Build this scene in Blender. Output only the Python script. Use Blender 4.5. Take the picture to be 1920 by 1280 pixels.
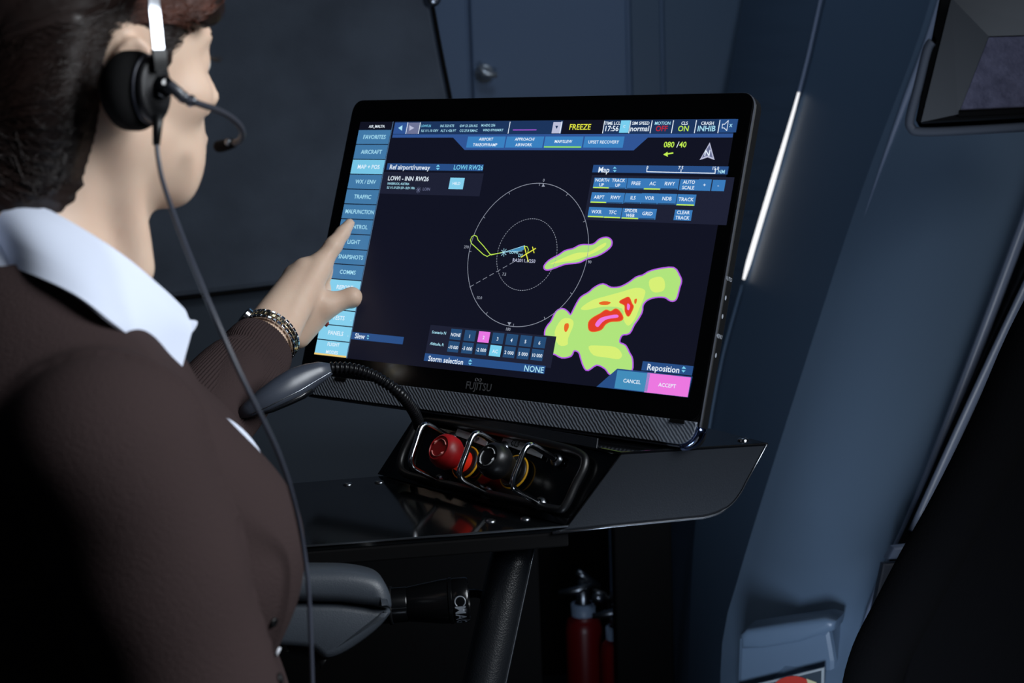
import bpy, bmesh, math, random
import numpy as np
from mathutils import Vector, Matrix
random.seed(4); rng = np.random.default_rng(4)
for _o in list(bpy.data.objects): bpy.data.objects.remove(_o)
SC = bpy.context.scene; COL = SC.collection
R_ = math.radians

# ------------------------------------------------------------------ camera
FPX = 3000.0                       # focal length in pixels of the 1920 x 1280 frame
PITCH, ROLL = R_(9.5), R_(2.0)
CAM = Vector((0, 0, 1.45))
CF = Vector((0, math.cos(PITCH), -math.sin(PITCH)))
_U0 = Vector((0, math.sin(PITCH), math.cos(PITCH))); _R0 = Vector((1, 0, 0))
CR = math.cos(ROLL)*_R0 - math.sin(ROLL)*_U0
CU = math.sin(ROLL)*_R0 + math.cos(ROLL)*_U0
cd = bpy.data.cameras.new('camera'); cam = bpy.data.objects.new('camera', cd); COL.objects.link(cam)
cd.sensor_width = 36; cd.lens = FPX/1920*36; cd.clip_start = 0.05
cam.matrix_world = Matrix(((CR.x, CU.x, -CF.x, CAM.x), (CR.y, CU.y, -CF.y, CAM.y), (CR.z, CU.z, -CF.z, CAM.z), (0, 0, 0, 1)))
cd.dof.use_dof = True; cd.dof.focus_distance = 1.82; cd.dof.aperture_fstop = 7.1
SC.camera = cam
SC.view_settings.view_transform = 'Standard'; SC.view_settings.look = 'None'
SC.view_settings.exposure = 0; SC.view_settings.gamma = 1; SC.view_settings.use_curve_mapping = False

# ------------------------------------------------------------------ light
wd = bpy.data.worlds.new('world'); SC.world = wd; wd.use_nodes = True
wd.node_tree.nodes['Background'].inputs[0].default_value = (0.30, 0.42, 0.62, 1)
wd.node_tree.nodes['Background'].inputs[1].default_value = 0.018
def area(name, loc, target, size, power, color, sy=None, spread=180):
    l = bpy.data.lights.new(name, 'AREA'); o = bpy.data.objects.new(name, l); COL.objects.link(o)
    l.energy = power; l.color = color; l.size = size
    if sy: l.shape = 'RECTANGLE'; l.size_y = sy
    l.spread = R_(spread)
    o.location = loc; o.rotation_euler = (Vector(target)-Vector(loc)).to_track_quat('-Z', 'Y').to_euler()
    return o
area('ceiling_softbox', (1.30, 0.65, 2.20), (-0.25, 1.5, 1.30), 1.05, 15, (0.90, 0.95, 1.0), spread=95)
area('cabin_floor_lamp', (0.16, 1.15, 0.50), (0.52, 2.55, 0.98), 0.22, 2.1, (0.70, 0.82, 1.0), spread=75)
area('rear_cabin_lamp', (0.3, 3.0, 2.9), (0.1, 4.4, 1.5), 0.6, 5.5, (0.70, 0.83, 1.0))

# ------------------------------------------------------------------ pixel geometry helpers (photo frame 1920 x 1280)
def ray(px, py): return CF + (px-960)/FPX*CR - (py-640)/FPX*CU
def P(px, py, d): return CAM + d*ray(px, py)
def onp(px, py, p0, n):
    r = ray(px, py); return CAM + r*((Vector(p0)-CAM).dot(n)/r.dot(n))
def onz(px, py, z): return onp(px, py, (0, 0, z), Vector((0, 0, 1)))

# ------------------------------------------------------------------ materials
def lin(c):
    return tuple(((v/255)/12.92 if v <= 10.3 else ((v/255+.055)/1.055)**2.4) for v in c[:3]) + (1,)
MATS = {}
def mat(name, col, rough=.5, metal=0, spec=.5, coat=0, bump=None, emit=None, es=1.0, var=None, sss=0):
    """col: sRGB 0-255 ; bump: (scale, strength, kind) ; var: (scale, second colour)"""
    if name in MATS: return MATS[name]
    m = bpy.data.materials.new(name); m.use_nodes = True; nt = m.node_tree; b = nt.nodes['Principled BSDF']
    b.inputs['Base Color'].default_value = lin(col); b.inputs['Roughness'].default_value = rough
    b.inputs['Metallic'].default_value = metal; b.inputs['Specular IOR Level'].default_value = spec
    b.inputs['Coat Weight'].default_value = coat; b.inputs['Coat Roughness'].default_value = .05
    if sss:
        b.inputs['Subsurface Weight'].default_value = sss; b.inputs['Subsurface Radius'].default_value = (1, .35, .2)
        b.inputs['Subsurface Scale'].default_value = .006
    if emit:
        b.inputs['Emission Color'].default_value = lin(emit); b.inputs['Emission Strength'].default_value = es
    tc = nt.nodes.new('ShaderNodeTexCoord')
    if bump:
        sc, st, kind = bump
        if kind == 'noise':
            t = nt.nodes.new('ShaderNodeTexNoise'); t.inputs['Scale'].default_value = sc; t.inputs['Detail'].default_value = 4
        elif kind == 'voronoi':
            t = nt.nodes.new('ShaderNodeTexVoronoi'); t.inputs['Scale'].default_value = sc
        else:
            t = nt.nodes.new('ShaderNodeTexWave'); t.inputs['Scale'].default_value = sc; t.bands_direction = kind
        nt.links.new(tc.outputs['Object'], t.inputs['Vector'])
        bp = nt.nodes.new('ShaderNodeBump'); bp.inputs['Strength'].default_value = st; bp.inputs['Distance'].default_value = .002
        nt.links.new(t.outputs[0], bp.inputs['Height']); nt.links.new(bp.outputs[0], b.inputs['Normal'])
    if var:
        sc, c2 = var
        t = nt.nodes.new('ShaderNodeTexNoise'); t.inputs['Scale'].default_value = sc; t.inputs['Detail'].default_value = 6
        nt.links.new(tc.outputs['Object'], t.inputs['Vector'])
        rp = nt.nodes.new('ShaderNodeValToRGB'); rp.color_ramp.elements[0].color = lin(col); rp.color_ramp.elements[1].color = lin(c2)
        rp.color_ramp.elements[0].position = .35; rp.color_ramp.elements[1].position = .68
        nt.links.new(t.outputs[0], rp.inputs[0]); nt.links.new(rp.outputs[0], b.inputs['Base Color'])
    MATS[name] = m; return m
def glow(name, col, s=1.0):
    """a lit pixel colour on the display"""
    if name in MATS: return MATS[name]
    return mat(name, (2, 2, 3), .35, 0, .2, emit=col, es=s)

# ------------------------------------------------------------------ mesh helpers
MW = {}
def thing(name, label, cat, loc=(0, 0, 0), M=None, group=None):
    o = bpy.data.objects.new(name, None); COL.objects.link(o); o.empty_display_size = .05
    m = M.copy() if M is not None else Matrix.Translation(Vector(loc))
    o.matrix_world = m; MW[o.name] = m
    o['label'] = label; o['category'] = cat
    if group: o['group'] = group
    return o
def tag(o, label, cat, group=None):
    o['label'] = label; o['category'] = cat
    if group: o['group'] = group
    return o
def obj(name, geo, m, parent=None, smooth=False, label=None, local=False, auto=None):
    """geo = (verts, faces[, material index per face]); world coordinates unless local"""
    vs, fs = geo[0], geo[1]
    me = bpy.data.meshes.new(name)
    M = MW[parent.name] if parent else Matrix.Identity(4)
    if parent is None and not local:
        # origin at the base centre
        a = np.array([tuple(v) for v in vs]); c = (a.min(0)+a.max(0))/2; c[2] = a[:, 2].min()
        M = Matrix.Translation(Vector(c.tolist()))
    if not local:
        a = np.array([tuple(v) for v in vs], dtype=float); Mi = np.array(M.inverted())
        a = a @ Mi[:3, :3].T + Mi[:3, 3]; vs = a.tolist()
    else: vs = [tuple(v) for v in vs]
    me.from_pydata(vs, [], [list(map(int, f)) for f in fs])
    ms = m if isinstance(m, (list, tuple)) else [m]
    for x in ms: me.materials.append(x)
    if len(geo) > 2 and geo[2] is not None: me.polygons.foreach_set('material_index', list(geo[2]))
    if smooth: me.polygons.foreach_set('use_smooth', [True]*len(me.polygons))
    me.validate(); me.update()
    if auto is not None: me.set_sharp_from_angle(angle=R_(auto))
    o = bpy.data.objects.new(name, me); COL.objects.link(o)
    if parent: o.parent = parent; MW[o.name] = M
    else: o.matrix_world = M; MW[o.name] = M
    if label: o['label'] = label
    return o
def struct(name, geo, m, label=None, **k):
    o = obj(name, geo, m, **k); o['kind'] = 'structure'
    if label: o['label'] = label
    return o
def merge(*gs):
    vs, fs, mi = [], [], []
    for g in gs:
        n = len(vs); vs += [tuple(v) for v in g[0]]; fs += [[i+n for i in f] for f in g[1]]
        mi += list(g[2]) if len(g) > 2 and g[2] is not None else [0]*len(g[1])
    return vs, fs, mi
def setm(g, i): return g[0], g[1], [i]*len(g[1])
def xf(g, M): return [tuple(M @ Vector(v)) for v in g[0]], g[1], (g[2] if len(g) > 2 else None)
def frame(o, x, y, z):
    return Matrix(((x[0], y[0], z[0], o[0]), (x[1], y[1], z[1], o[1]), (x[2], y[2], z[2], o[2]), (0, 0, 0, 1)))
def zframe(o, z, xh=(1, 0, 0)):
    z = Vector(z).normalized(); x = Vector(xh); x = (x-z*x.dot(z))
    if x.length < 1e-4: x = Vector((0, 1, 0)); x = x-z*x.dot(z)
    x.normalize(); return frame(Vector(o), x, z.cross(x), z)
def from_bm(bm):
    bm.verts.ensure_lookup_table(); bm.verts.index_update()
    r = [tuple(v.co) for v in bm.verts], [[v.index for v in f.verts] for f in bm.faces]; bm.free(); return r
def rbox(c, s, bev=0, seg=2, M=None):
    bm = bmesh.new(); bmesh.ops.create_cube(bm, size=1)
    for v in bm.verts: v.co = Vector((c[0]+v.co.x*s[0], c[1]+v.co.y*s[1], c[2]+v.co.z*s[2]))
    if bev: bmesh.ops.bevel(bm, geom=bm.edges[:], offset=bev, segments=seg, affect='EDGES', profile=.5)
    g = from_bm(bm); return xf(g, M) if M is not None else g
def prism(poly, z0, z1, M=None, bev=0, seg=2):
    """poly: ccw (x, y) list extruded from z0 to z1"""
    bm = bmesh.new()
    bv = [bm.verts.new((x, y, z0)) for x, y in poly]; tv = [bm.verts.new((x, y, z1)) for x, y in poly]; n = len(poly)
    bm.faces.new(bv[::-1]); top = bm.faces.new(tv)
    for i in range(n): bm.faces.new((bv[i], bv[(i+1) % n], tv[(i+1) % n], tv[i]))
    bmesh.ops.recalc_face_normals(bm, faces=bm.faces[:])
    if bev:
        bmesh.ops.bevel(bm, geom=[e for e in bm.edges if abs(e.verts[0].co.z-e.verts[1].co.z) < 1e-7], offset=bev, segments=seg, affect='EDGES', profile=.5)
    bmesh.ops.triangulate(bm, faces=[f for f in bm.faces if len(f.verts) > 4])
    g = from_bm(bm); return xf(g, M) if M is not None else g
def slab(pts, thick, bev=0):
    """3-D planar polygon (world points, seen counter-clockwise from its front) with thickness going back"""
    pts = [Vector(p) for p in pts]; n = Vector((0, 0, 0))
    for i in range(len(pts)): n += pts[i].cross(pts[(i+1) % len(pts)])
    n.normalize()
    if n.dot(CAM-pts[0]) < 0: pts = pts[::-1]; n = -n
    M = zframe(pts[0], n, pts[1]-pts[0]); Mi = M.inverted()
    q = [Mi @ p for p in pts]
    return prism([(v.x, v.y) for v in q], -thick, 0, M, bev)
def rrect(w, h, r, n=6, cx=0, cy=0):
    p = []
    for sx, sy, a0 in ((1, 1, 0), (-1, 1, 90), (-1, -1, 180), (1, -1, 270)):
        for i in range(n+1):
            a = R_(a0+90*i/n); p.append((cx+sx*(w/2-r)+r*math.cos(a), cy+sy*(h/2-r)+r*math.sin(a)))
    return p
def lathe(prof, n=24, M=None, caps=True):
    vs, fs = [], []
    for r, z in prof:
        for i in range(n):
            a = 2*math.pi*i/n; vs.append((r*math.cos(a), r*math.sin(a), z))
    for j in range(len(prof)-1):
        for i in range(n): fs.append((j*n+i, j*n+(i+1) % n, (j+1)*n+(i+1) % n, (j+1)*n+i))
    if caps: fs.append(list(range(n))[::-1]); fs.append([(len(prof)-1)*n+i for i in range(n)])
    g = (vs, fs); return xf(g, M) if M is not None else g
def cat(pts, k=6, closed=False):
    """Catmull-Rom through points"""
    pts = [Vector(p) for p in pts]; n = len(pts); out = []
    for i in range(n if closed else n-1):
        a, b, c, d = (pts[(i-1) % n], pts[i], pts[(i+1) % n], pts[(i+2) % n]) if closed else (pts[max(i-1, 0)], pts[i], pts[i+1], pts[min(i+2, n-1)])
        for j in range(k):
            t = j/k; out.append(.5*((2*b)+(c-a)*t+(2*a-5*b+4*c-d)*t*t+(3*b-a-3*c+d)*t**3))
    if not closed: out.append(pts[-1].copy())
    return out
def tube(path, rad, n=10, caps=True, flat=1.0, closed=False, up=None):
    path = [Vector(p) for p in path]; m = len(path); vs, fs = [], []
    T = []
    for i in range(m):
        a = path[(i-1) % m] if closed else path[max(i-1, 0)]; b = path[(i+1) % m] if closed else path[min(i+1, m-1)]
        T.append((b-a).normalized())
    x = Vector(up) if up else (Vector((0, 0, 1)) if abs(T[0].z) < .9 else Vector((1, 0, 0)))
    for i in range(m):
        x = (x-T[i]*x.dot(T[i])).normalized(); y = T[i].cross(x)
        r = rad[i] if hasattr(rad, '__len__') else rad
        fl = flat[i] if hasattr(flat, '__len__') else flat
        for k in range(n):
            a = 2*math.pi*k/n; vs.append(path[i]+x*(r*math.cos(a))+y*(r*fl*math.sin(a)))
    for i in range(m if closed else m-1):
        j = (i+1) % m
        for k in range(n): fs.append((i*n+k, i*n+(k+1) % n, j*n+(k+1) % n, j*n+k))
    if caps and not closed: fs.append(list(range(n))[::-1]); fs.append([(m-1)*n+k for k in range(n)])
    return vs, fs
def lerpl(vals, n):
    a = np.array(vals, float); return np.interp(np.linspace(0, len(a)-1, n), np.arange(len(a)), a).tolist()
def strip(lines, thick=None):
    """loft between polylines of equal length (lists of Vectors)"""
    n = len(lines[0]); vs = [tuple(p) for l in lines for p in l]; fs = []
    for i in range(len(lines)-1):
        for j in range(n-1): fs.append((i*n+j, i*n+j+1, (i+1)*n+j+1, (i+1)*n+j))
    return vs, fs
def resample(pts, n):
    pts = [Vector(p) for p in pts]; L = [0]
    for a, b in zip(pts, pts[1:]): L.append(L[-1]+(b-a).length)
    out = []
    for k in range(n):
        s = L[-1]*k/(n-1); i = 0
        while i < len(L)-2 and L[i+1] < s: i += 1
        t = (s-L[i])/max(L[i+1]-L[i], 1e-9); out.append(pts[i].lerp(pts[i+1], t))
    return out
def solid(g, thick, off=-1):
    """thicken an open surface along its normals (away from the camera)"""
    bm = bmesh.new(); vs = [bm.verts.new(v) for v in g[0]]
    for f in g[1]: bm.faces.new([vs[i] for i in f])
    bmesh.ops.recalc_face_normals(bm, faces=bm.faces[:])
    f0 = bm.faces[:][0]
    bm.normal_update()
    if f0.normal.dot(CAM-f0.calc_center_median()) < 0: bmesh.ops.reverse_faces(bm, faces=bm.faces[:]); bm.normal_update()
    bmesh.ops.solidify(bm, geom=bm.faces[:], thickness=thick)
    return from_bm(bm)

# glyph cache: built-in font turned into flat meshes
GLY = {}
def load_glyphs(chars):
    tmp = []
    for ch in ['HH']+[c for c in chars if c != ' ']+['H'+c+'H' for c in chars]:
        c = bpy.data.curves.new('g', 'FONT'); c.body = ch; c.size = 1; c.resolution_u = 2; c.offset = .012
        o = bpy.data.objects.new('g', c); COL.objects.link(o); tmp.append((ch, o))
    bpy.context.view_layer.update(); dg = bpy.context.evaluated_depsgraph_get()
    res = {}
    for ch, o in tmp:
        me = o.evaluated_get(dg).to_mesh()
        res[ch] = ([tuple(v.co) for v in me.vertices], [list(p.vertices) for p in me.polygons]); o.evaluated_get(dg).to_mesh_clear()
    hh = max(v[0] for v in res['HH'][0])
    for c in chars:
        adv = max(v[0] for v in res['H'+c+'H'][0])-hh
        GLY[c] = (res[c][0] if c != ' ' else [], res[c][1] if c != ' ' else [], adv)
    for ch, o in tmp:
        c = o.data; bpy.data.objects.remove(o); bpy.data.curves.remove(c)
load_glyphs("ABCDEFGHIJKLMNOPQRSTUVWXYZabcdefghijklmnopqrstuvwxyz0123456789+-/_:.,% ")
def text(s, h, sx=.82, cx=0, cy=0, z=0, align='c', shear=0, maxw=None):
    """flat lettering, cap height h, centred on (cx, cy)"""
    k = h/.70; w = sum(GLY[c][2] for c in s)*k*sx
    if maxw and w > maxw: sx *= maxw/w; w = maxw
    x = cx-(w/2 if align == 'c' else (0 if align == 'l' else w)); vs, fs = [], []
    for c in s:
        g = GLY[c]; n = len(vs)
        vs += [(x+v[0]*k*sx+shear*v[1]*k, cy-h/2+v[1]*k, z) for v in g[0]]; fs += [[i+n for i in f] for f in g[1]]
        x += g[2]*k*sx
    return vs, fs
# ================================================================== SETTING
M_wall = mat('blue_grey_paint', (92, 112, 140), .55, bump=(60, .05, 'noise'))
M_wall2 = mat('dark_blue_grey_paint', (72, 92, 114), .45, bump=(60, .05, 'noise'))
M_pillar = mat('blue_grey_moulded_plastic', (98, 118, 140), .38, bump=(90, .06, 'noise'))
M_fabric = mat('charcoal_wall_fabric', (74, 82, 94), .95, spec=.1, bump=(420, .35, 'noise'), var=(9, (64, 71, 82)))
M_low = mat('slate_panel', (54, 62, 72), .7, spec=.2, bump=(200, .1, 'noise'))
M_floor = mat('dark_carpet', (16, 17, 20), .95, spec=.05, bump=(300, .4, 'noise'))
M_black = mat('black_plastic', (13, 14, 16), .42)
M_blackg = mat('gloss_black_panel', (8, 9, 11), .12, coat=.4)
M_dark = mat('matt_black', (7, 7, 8), .8, spec=.1)
M_chrome = mat('chrome', (200, 205, 212), .12, metal=1)
M_steel = mat('brushed_steel', (150, 155, 162), .3, metal=1)
M_trim = mat('grey_trim', (120, 132, 156), .35)

struct('floor', ([(-3, -1, 0), (3, -1, 0), (3, 4.6, 0), (-3, 4.6, 0), (-3, -1, -.05), (3, -1, -.05), (3, 4.6, -.05), (-3, 4.6, -.05)],
       [(0, 1, 2, 3), (7, 6, 5, 4), (0, 4, 5, 1), (1, 5, 6, 2), (2, 6, 7, 3), (3, 7, 4, 0)]), M_floor, 'dark carpeted cabin floor')

YB = 4.30
def bx(px, py=100): return onp(px, py, (0, YB, 0), Vector((0, 1, 0))).x
wb = struct('wall_back', rbox((.0, YB+.06, 1.25), (4.4, .10, 2.7), .004), M_wall, 'blue-grey painted rear cabin bulkhead')
d1 = struct('door_1', rbox(((bx(884)+bx(1176))/2, YB+.004, 1.32), (bx(1176)-bx(884), .03, 2.0), .006), M_wall, 'flat blue-grey door in the rear bulkhead')
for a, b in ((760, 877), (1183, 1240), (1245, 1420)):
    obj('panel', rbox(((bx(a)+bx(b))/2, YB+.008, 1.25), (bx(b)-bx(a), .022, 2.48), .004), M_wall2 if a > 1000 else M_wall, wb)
k0 = onp(908, 138, (0, YB-.01, 0), Vector((0, 1, 0)))
kM = zframe(k0, (0, -1, 0))
hd = obj('handle', lathe([(.026, -.006), (.026, .004), (.022, .008), (.013, .010), (.012, .03), (.0, .03)], 20, kM, caps=False), mat('satin_nickel', (190, 195, 200), .38, metal=.8), d1, True, 'small chrome turn latch')
obj('lever', tube([k0+Vector((-.012, -.03, .018)), k0+Vector((0, -.036, 0)), k0+Vector((.034, -.04, -.006))], [.010, .011, .008], 10), mat('satin_nickel', (190, 195, 200)), hd, True)
obj('keyhole_plate', rbox((0, 0, 0), (.03, .004, .05), .003, M=Matrix.Translation(k0+Vector((.008, .006, .055)))), M_dark, hd)

# left fabric partition
YL = 2.95
nL = Vector((.12, -1, 0)).normalized(); pL = P(600, 300, 2.95)
L = lambda px, py, o=0: onp(px, py, pL-nL*o, nL)
lowpts = [L(-700, 500, .03), L(900, 500, .03), L(900, 500, .03), L(-700, 500, .03)]
lowpts[2] = Vector((lowpts[1].x, lowpts[1].y, .0)); lowpts[3] = Vector((lowpts[0].x, lowpts[0].y, .0))
wl = struct('wall_left', slab(lowpts, .03, .004), M_low, 'dark slate lower partition wall behind the woman')
up = [(-700, -700), (690, -700), (788, -120), (806, -20), (826, 90), (846, 190), (866, 300), (880, 380), (884, 440), (872, 480), (840, 500), (760, 508), (640, 521), (520, 537), (420, 549), (300, 562), (100, 578), (-300, 604), (-700, 630)]
obj('padded_panel', slab([L(x, y) for x, y in up], .05, .012), M_fabric, wl, label='charcoal fabric padded partition panel')
obj('piping', tube(cat([L(x, y+1, -.004) for x, y in up[1:]], 3), .0035, 8), M_dark, wl, True)
obj('corner_stud', lathe([(.014, 0), (.014, .006), (.008, .010), (0, .011)], 16, zframe(L(812, -2, -.004), nL), caps=False), M_steel, wl, True, 'small pale stud on the partition corner')

def pyof(p):
    v = p-CAM; return 640-FPX*v.dot(CU)/v.dot(CF)
# right cockpit side wall: leaning moulded panels
def pl(pts): return resample(cat([P(*p) for p in pts], 6), 44)
l0 = pl([(1500, -560, 4.2), (1408, -80, 4.1), (1362, 180, 4.05), (1300, 560, 3.9), (1262, 900, 3.7), (1243, 1040, 3.6), (1234, 1340, 3.4), (1238, 1720, 3.3)])
l1 = pl([(1680, -560, 3.45), (1553, -80, 3.35), (1494, 170, 3.3), (1388, 530, 3.22), (1340, 720, 3.15), (1302, 1000, 3.0), (1290, 1340, 2.9), (1290, 1720, 2.8)])
l2 = pl([(1935, -560, 3.02), (1770, -80, 2.95), (1716, 90, 2.92), (1604, 390, 2.86), (1440, 900, 2.72), (1385, 1080, 2.66), (1356, 1190, 2.62), (1350, 1340, 2.56), (1350, 1720, 2.5)])
l2b = [p + Vector((.012, -.035, 0)) for p in l2]
l3 = pl([(2270, -560, 2.7), (2090, -80, 2.62), (1920, 398, 2.55), (1722, 920, 2.46), (1655, 1070, 2.42), (1618, 1180, 2.40), (1596, 1340, 2.36), (1590, 1720, 2.3)])
mid = [a.lerp(b, .5)+Vector((-.02, -.045, 0)) for a, b in zip(l2b, l3)]
wr = struct('wall_right', solid(strip([l1, [a.lerp(b, .5) for a, b in zip(l1, l2)], l2]), .03), M_wall2, 'dark blue-grey leaning cockpit side wall', smooth=True, auto=40)
obj('rear_panel', solid(strip([l0, l1]), .03), M_wall2, wr)
obj('lit_panel', solid(strip([l2, l2b, mid, l3]), .03), M_pillar, wr, True, 'broad moulded pillar panel catching bluish light', auto=35)
obj('fillet_highlight', tube(resample([p for p in l2b if -120 < pyof(p) < 430], 20), [.010*min(1, (19-i)/9) for i in range(20)], 8, flat=.6), M_trim, wr, True)  # pale tapering tube paints the light caught by the fillet edge
# bright line: highlight on the glossy panel edge, built as a glowing tube
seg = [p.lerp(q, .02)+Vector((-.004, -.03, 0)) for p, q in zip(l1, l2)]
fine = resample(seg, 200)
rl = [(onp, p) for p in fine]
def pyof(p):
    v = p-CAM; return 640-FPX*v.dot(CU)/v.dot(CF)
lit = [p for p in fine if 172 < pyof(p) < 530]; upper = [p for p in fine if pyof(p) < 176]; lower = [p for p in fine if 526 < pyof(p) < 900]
ls = thing('edge_glint', 'thin white edge highlight along the leaning wall seam, made to glow', 'highlight', lit[-1])
obj('seam_upper', tube(upper, .0035, 6), M_trim, ls, True)
obj('seam_lower', tube(lower, .0035, 6), M_wall2, ls, True)
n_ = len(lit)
obj('glint', tube(lit, [(.0024+.0026*min(1, i/(n_*.45)))*min(1, (n_-i)/5+.3) for i in range(n_)], 8), glow('glint_glow', (250, 252, 255), 1.15), ls, True, 'white edge highlight as a glowing tube')

# recessed side window blind, upper right
nW = Vector((-.42, -.90, -.10)).normalized(); pW = P(1800, 150, 2.42)
Wp = lambda px, py, o=0: onp(px, py, pW-nW*o, nW)
wn = struct('window_1', slab([Wp(1772, -60, .01), Wp(1716, 226, .01), Wp(1722, 238, .01), Wp(1736, 243, .01), Wp(1990, 232, .01), Wp(1990, -60, .01)], .06, .004), M_dark, 'recessed side window with a fabric blind')
# reveals
def quad(a, b, c, d, t=.004): return solid(([tuple(a), tuple(b), tuple(c), tuple(d)], [(0, 1, 2, 3)]), t)
obj('window_frame', tube(cat([Wp(1748, 78), Wp(1738, 95), Wp(1722, 160), Wp(1706, 222), Wp(1709, 240), Wp(1724, 247), Wp(1800, 245), Wp(1990, 234)], 5), .0075, 8), mat('grey_rubber_seal', (66, 73, 86), .7), wn, True, 'grey rounded rubber window seal')
obj('reveal', quad(Wp(1784, -4, -.012), Wp(1727, 229, -.012), Wp(1797, 214, -.003), Wp(1854, 68, -.003)), mat('dark_reveal', (21, 26, 33), .5), wn)
obj('reveal', quad(Wp(1784, -4, -.012), Wp(1854, 68, -.003), Wp(1990, 64, -.003), Wp(1990, -8, -.012)), M_black, wn)
obj('sill', quad(Wp(1727, 229, -.012), Wp(1990, 214, -.012), Wp(1990, 203, -.003), Wp(1797, 214, -.003)), M_black, wn)
obj('blind', quad(Wp(1854, 70, -.001), Wp(1798, 213, -.001), Wp(1990, 203, -.001), Wp(1990, 66, -.001), .006), mat('violet_grey_fabric', (92, 92, 112), .9, spec=.1, bump=(190, .9, 'noise'), var=(60, (74, 74, 92))), wn, label='violet-grey woven fabric blind')
obj('blind_rail', tube([Wp(1798, 214, -.004), Wp(1990, 205, -.004)], .006, 6), M_dark, wn)

# door post strips right of the lit panel
def off(line, v): return [p+Vector(v) for p in line]
t1 = struct('trim_1', tube(off(l3, (.0, -.02, 0)), .011, 8, flat=.7), M_trim, 'pale moulded edge running down beside the lit pillar panel', smooth=True)
l4 = pl([(2040, 300, 2.5), (1935, 505, 2.48), (1815, 760, 2.43), (1706, 1000, 2.38), (1650, 1130, 2.36), (1612, 1340, 2.32), (1600, 1720, 2.28)])
l3s = resample([p for p in l3 if pyof(p) > 230], 44)
struct('wall_post', solid(strip([off(l3s, (.008, .01, 0)), off(l4, (0, .02, 0))]), .02), M_black, 'black door post beside the pillar panel')
t2 = struct('trim_2', tube(off([p for p in l4 if pyof(p) < 1010], (.0, -.01, 0)), .009, 8, flat=.6), M_trim, 'thin pale rail on the black door post', smooth=True)
l5 = off(l4, (.16, .05, 0))
struct('trim_3', solid(strip([l4, l5]), .02), M_dark, 'dark side of the door post')
obj('catch', slab([P(1676, 1026, 2.30), P(1724, 1021, 2.30), P(1714, 1047, 2.30), P(1664, 1049, 2.30)], .03, .004), M_trim, t2, label='small pale catch at the end of the rail')
obj('catch_plate', slab([P(1656, 1056, 2.31), P(1688, 1054, 2.31), P(1652, 1160, 2.31), P(1630, 1178, 2.31)], .02, .003), mat('dark_grey_trim', (52, 56, 66), .5), t2)
# ledge and placard low on the pillar
nC = Vector((-.52, -.85, -.06)).normalized(); pC = P(1470, 1190, 2.42)
Cp = lambda px, py, o=0: onp(px, py, pC-nC*o, nC)
obj('ledge', slab([Cp(x, y) for x, y in ((1386, 1190), (1398, 1181), (1470, 1170), (1545, 1160), (1566, 1166), (1562, 1184), (1500, 1206), (1430, 1218), (1388, 1219))], .05, .008), M_pillar, wr, True, 'rounded moulded ledge on the pillar', auto=60)
obj('lower_panel', slab([Cp(x, y, .005) for x, y in ((1384, 1196), (1556, 1180), (1566, 1240), (1566, 1400), (1376, 1400))], .05, .008), M_pillar, wr)
pk = thing('warning_placard', 'small red and white placard low on the pillar panel', 'sign', Cp(1470, 1300, -.02))
obj('plate', slab([Cp(x, y, -.020) for x, y in ((1384, 1290), (1460, 1272), (1545, 1251), (1543, 1350), (1384, 1350))], .005, .001), mat('placard_white', (168, 176, 180), .4), pk)
obj('plate_field', slab([Cp(x, y, -.0208) for x, y in ((1388, 1293), (1460, 1277), (1540, 1257), (1538, 1350), (1388, 1350))], .001), mat('placard_field', (58, 70, 80), .4), pk)
obj('red_disc', slab([Cp(1487+42*math.cos(a), 1300+33*math.sin(a), -.022) for a in np.linspace(0, 2*math.pi, 28)[:-1]], .0012), mat('placard_red', (206, 58, 44), .5), pk, label='red disc')
obj('cream_wedge', slab([Cp(x, y, -.0226) for x, y in ((1512, 1272), (1531, 1279), (1530, 1310), (1520, 1300))], .001), mat('placard_cream', (220, 214, 170), .5), pk, label='cream wedge')
# ================================================================== MONITOR
SW, SH = .545, .545/1.80
mx = Vector((.789, -.614, -.003)).normalized(); my = Vector((.215, .271, .938)); my = (my-mx*my.dot(mx)).normalized(); mz = mx.cross(my)
mo = (Vector((-.183, 2.057, 1.396))+Vector((.247, 1.722, 1.394))+Vector((.182, 1.64, 1.110))+Vector((-.248, 1.975, 1.112)))/4
MM = frame(mo, mx, my, mz); MMi = MM.inverted()
def sl(px, py, o=0):                      # pixel -> monitor-local point on the screen plane (+o towards the viewer)
    return MMi @ onp(px, py, mo+mz*o, mz)
mon = thing('touch_monitor', 'wide black touchscreen monitor showing a flight map on the console', 'monitor', M=MM)
# outline of the front in local coordinates
oL = sl(632, 340).x; oR = sl(1391, 328).x; oT = sl(1100, 179).y; oS = sl(960, 748).y; oB = sl(1190, 825.5).y
Wd = oR-oL; cx = (oL+oR)/2
body_poly = rrect(Wd, oT-oB, .016, 6, cx, (oT+oB)/2)
obj('housing', prism(body_poly, -.020, -.0035, bev=.003), M_black, mon, local=True)
obj('rear_cover', prism(rrect(Wd*.86, (oT-oB)*.84, .03, 5, cx, (oT+oB)/2), -.052, -.019, bev=.012), M_black, mon, local=True)
obj('edge_rim', tube([Vector((x, y, -.003)) for x, y in rrect(Wd-.001, oT-oB-.001, .0155, 6, cx, (oT+oB)/2)], .0011, 6, closed=True), mat('satin_edge', (104, 108, 118), .35, metal=.6), mon, local=True, label='thin bright front edge')
# glass front : bezel
gp = rrect(Wd-.003, oT-oS, .014, 6, cx, (oT+oS)/2)
obj('bezel_glass', prism(gp, -.0035, -.0006, bev=.0008), mat('bezel_black', (5, 5, 6), .16, spec=.35), mon, local=True, label='gloss black bezel glass')
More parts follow.
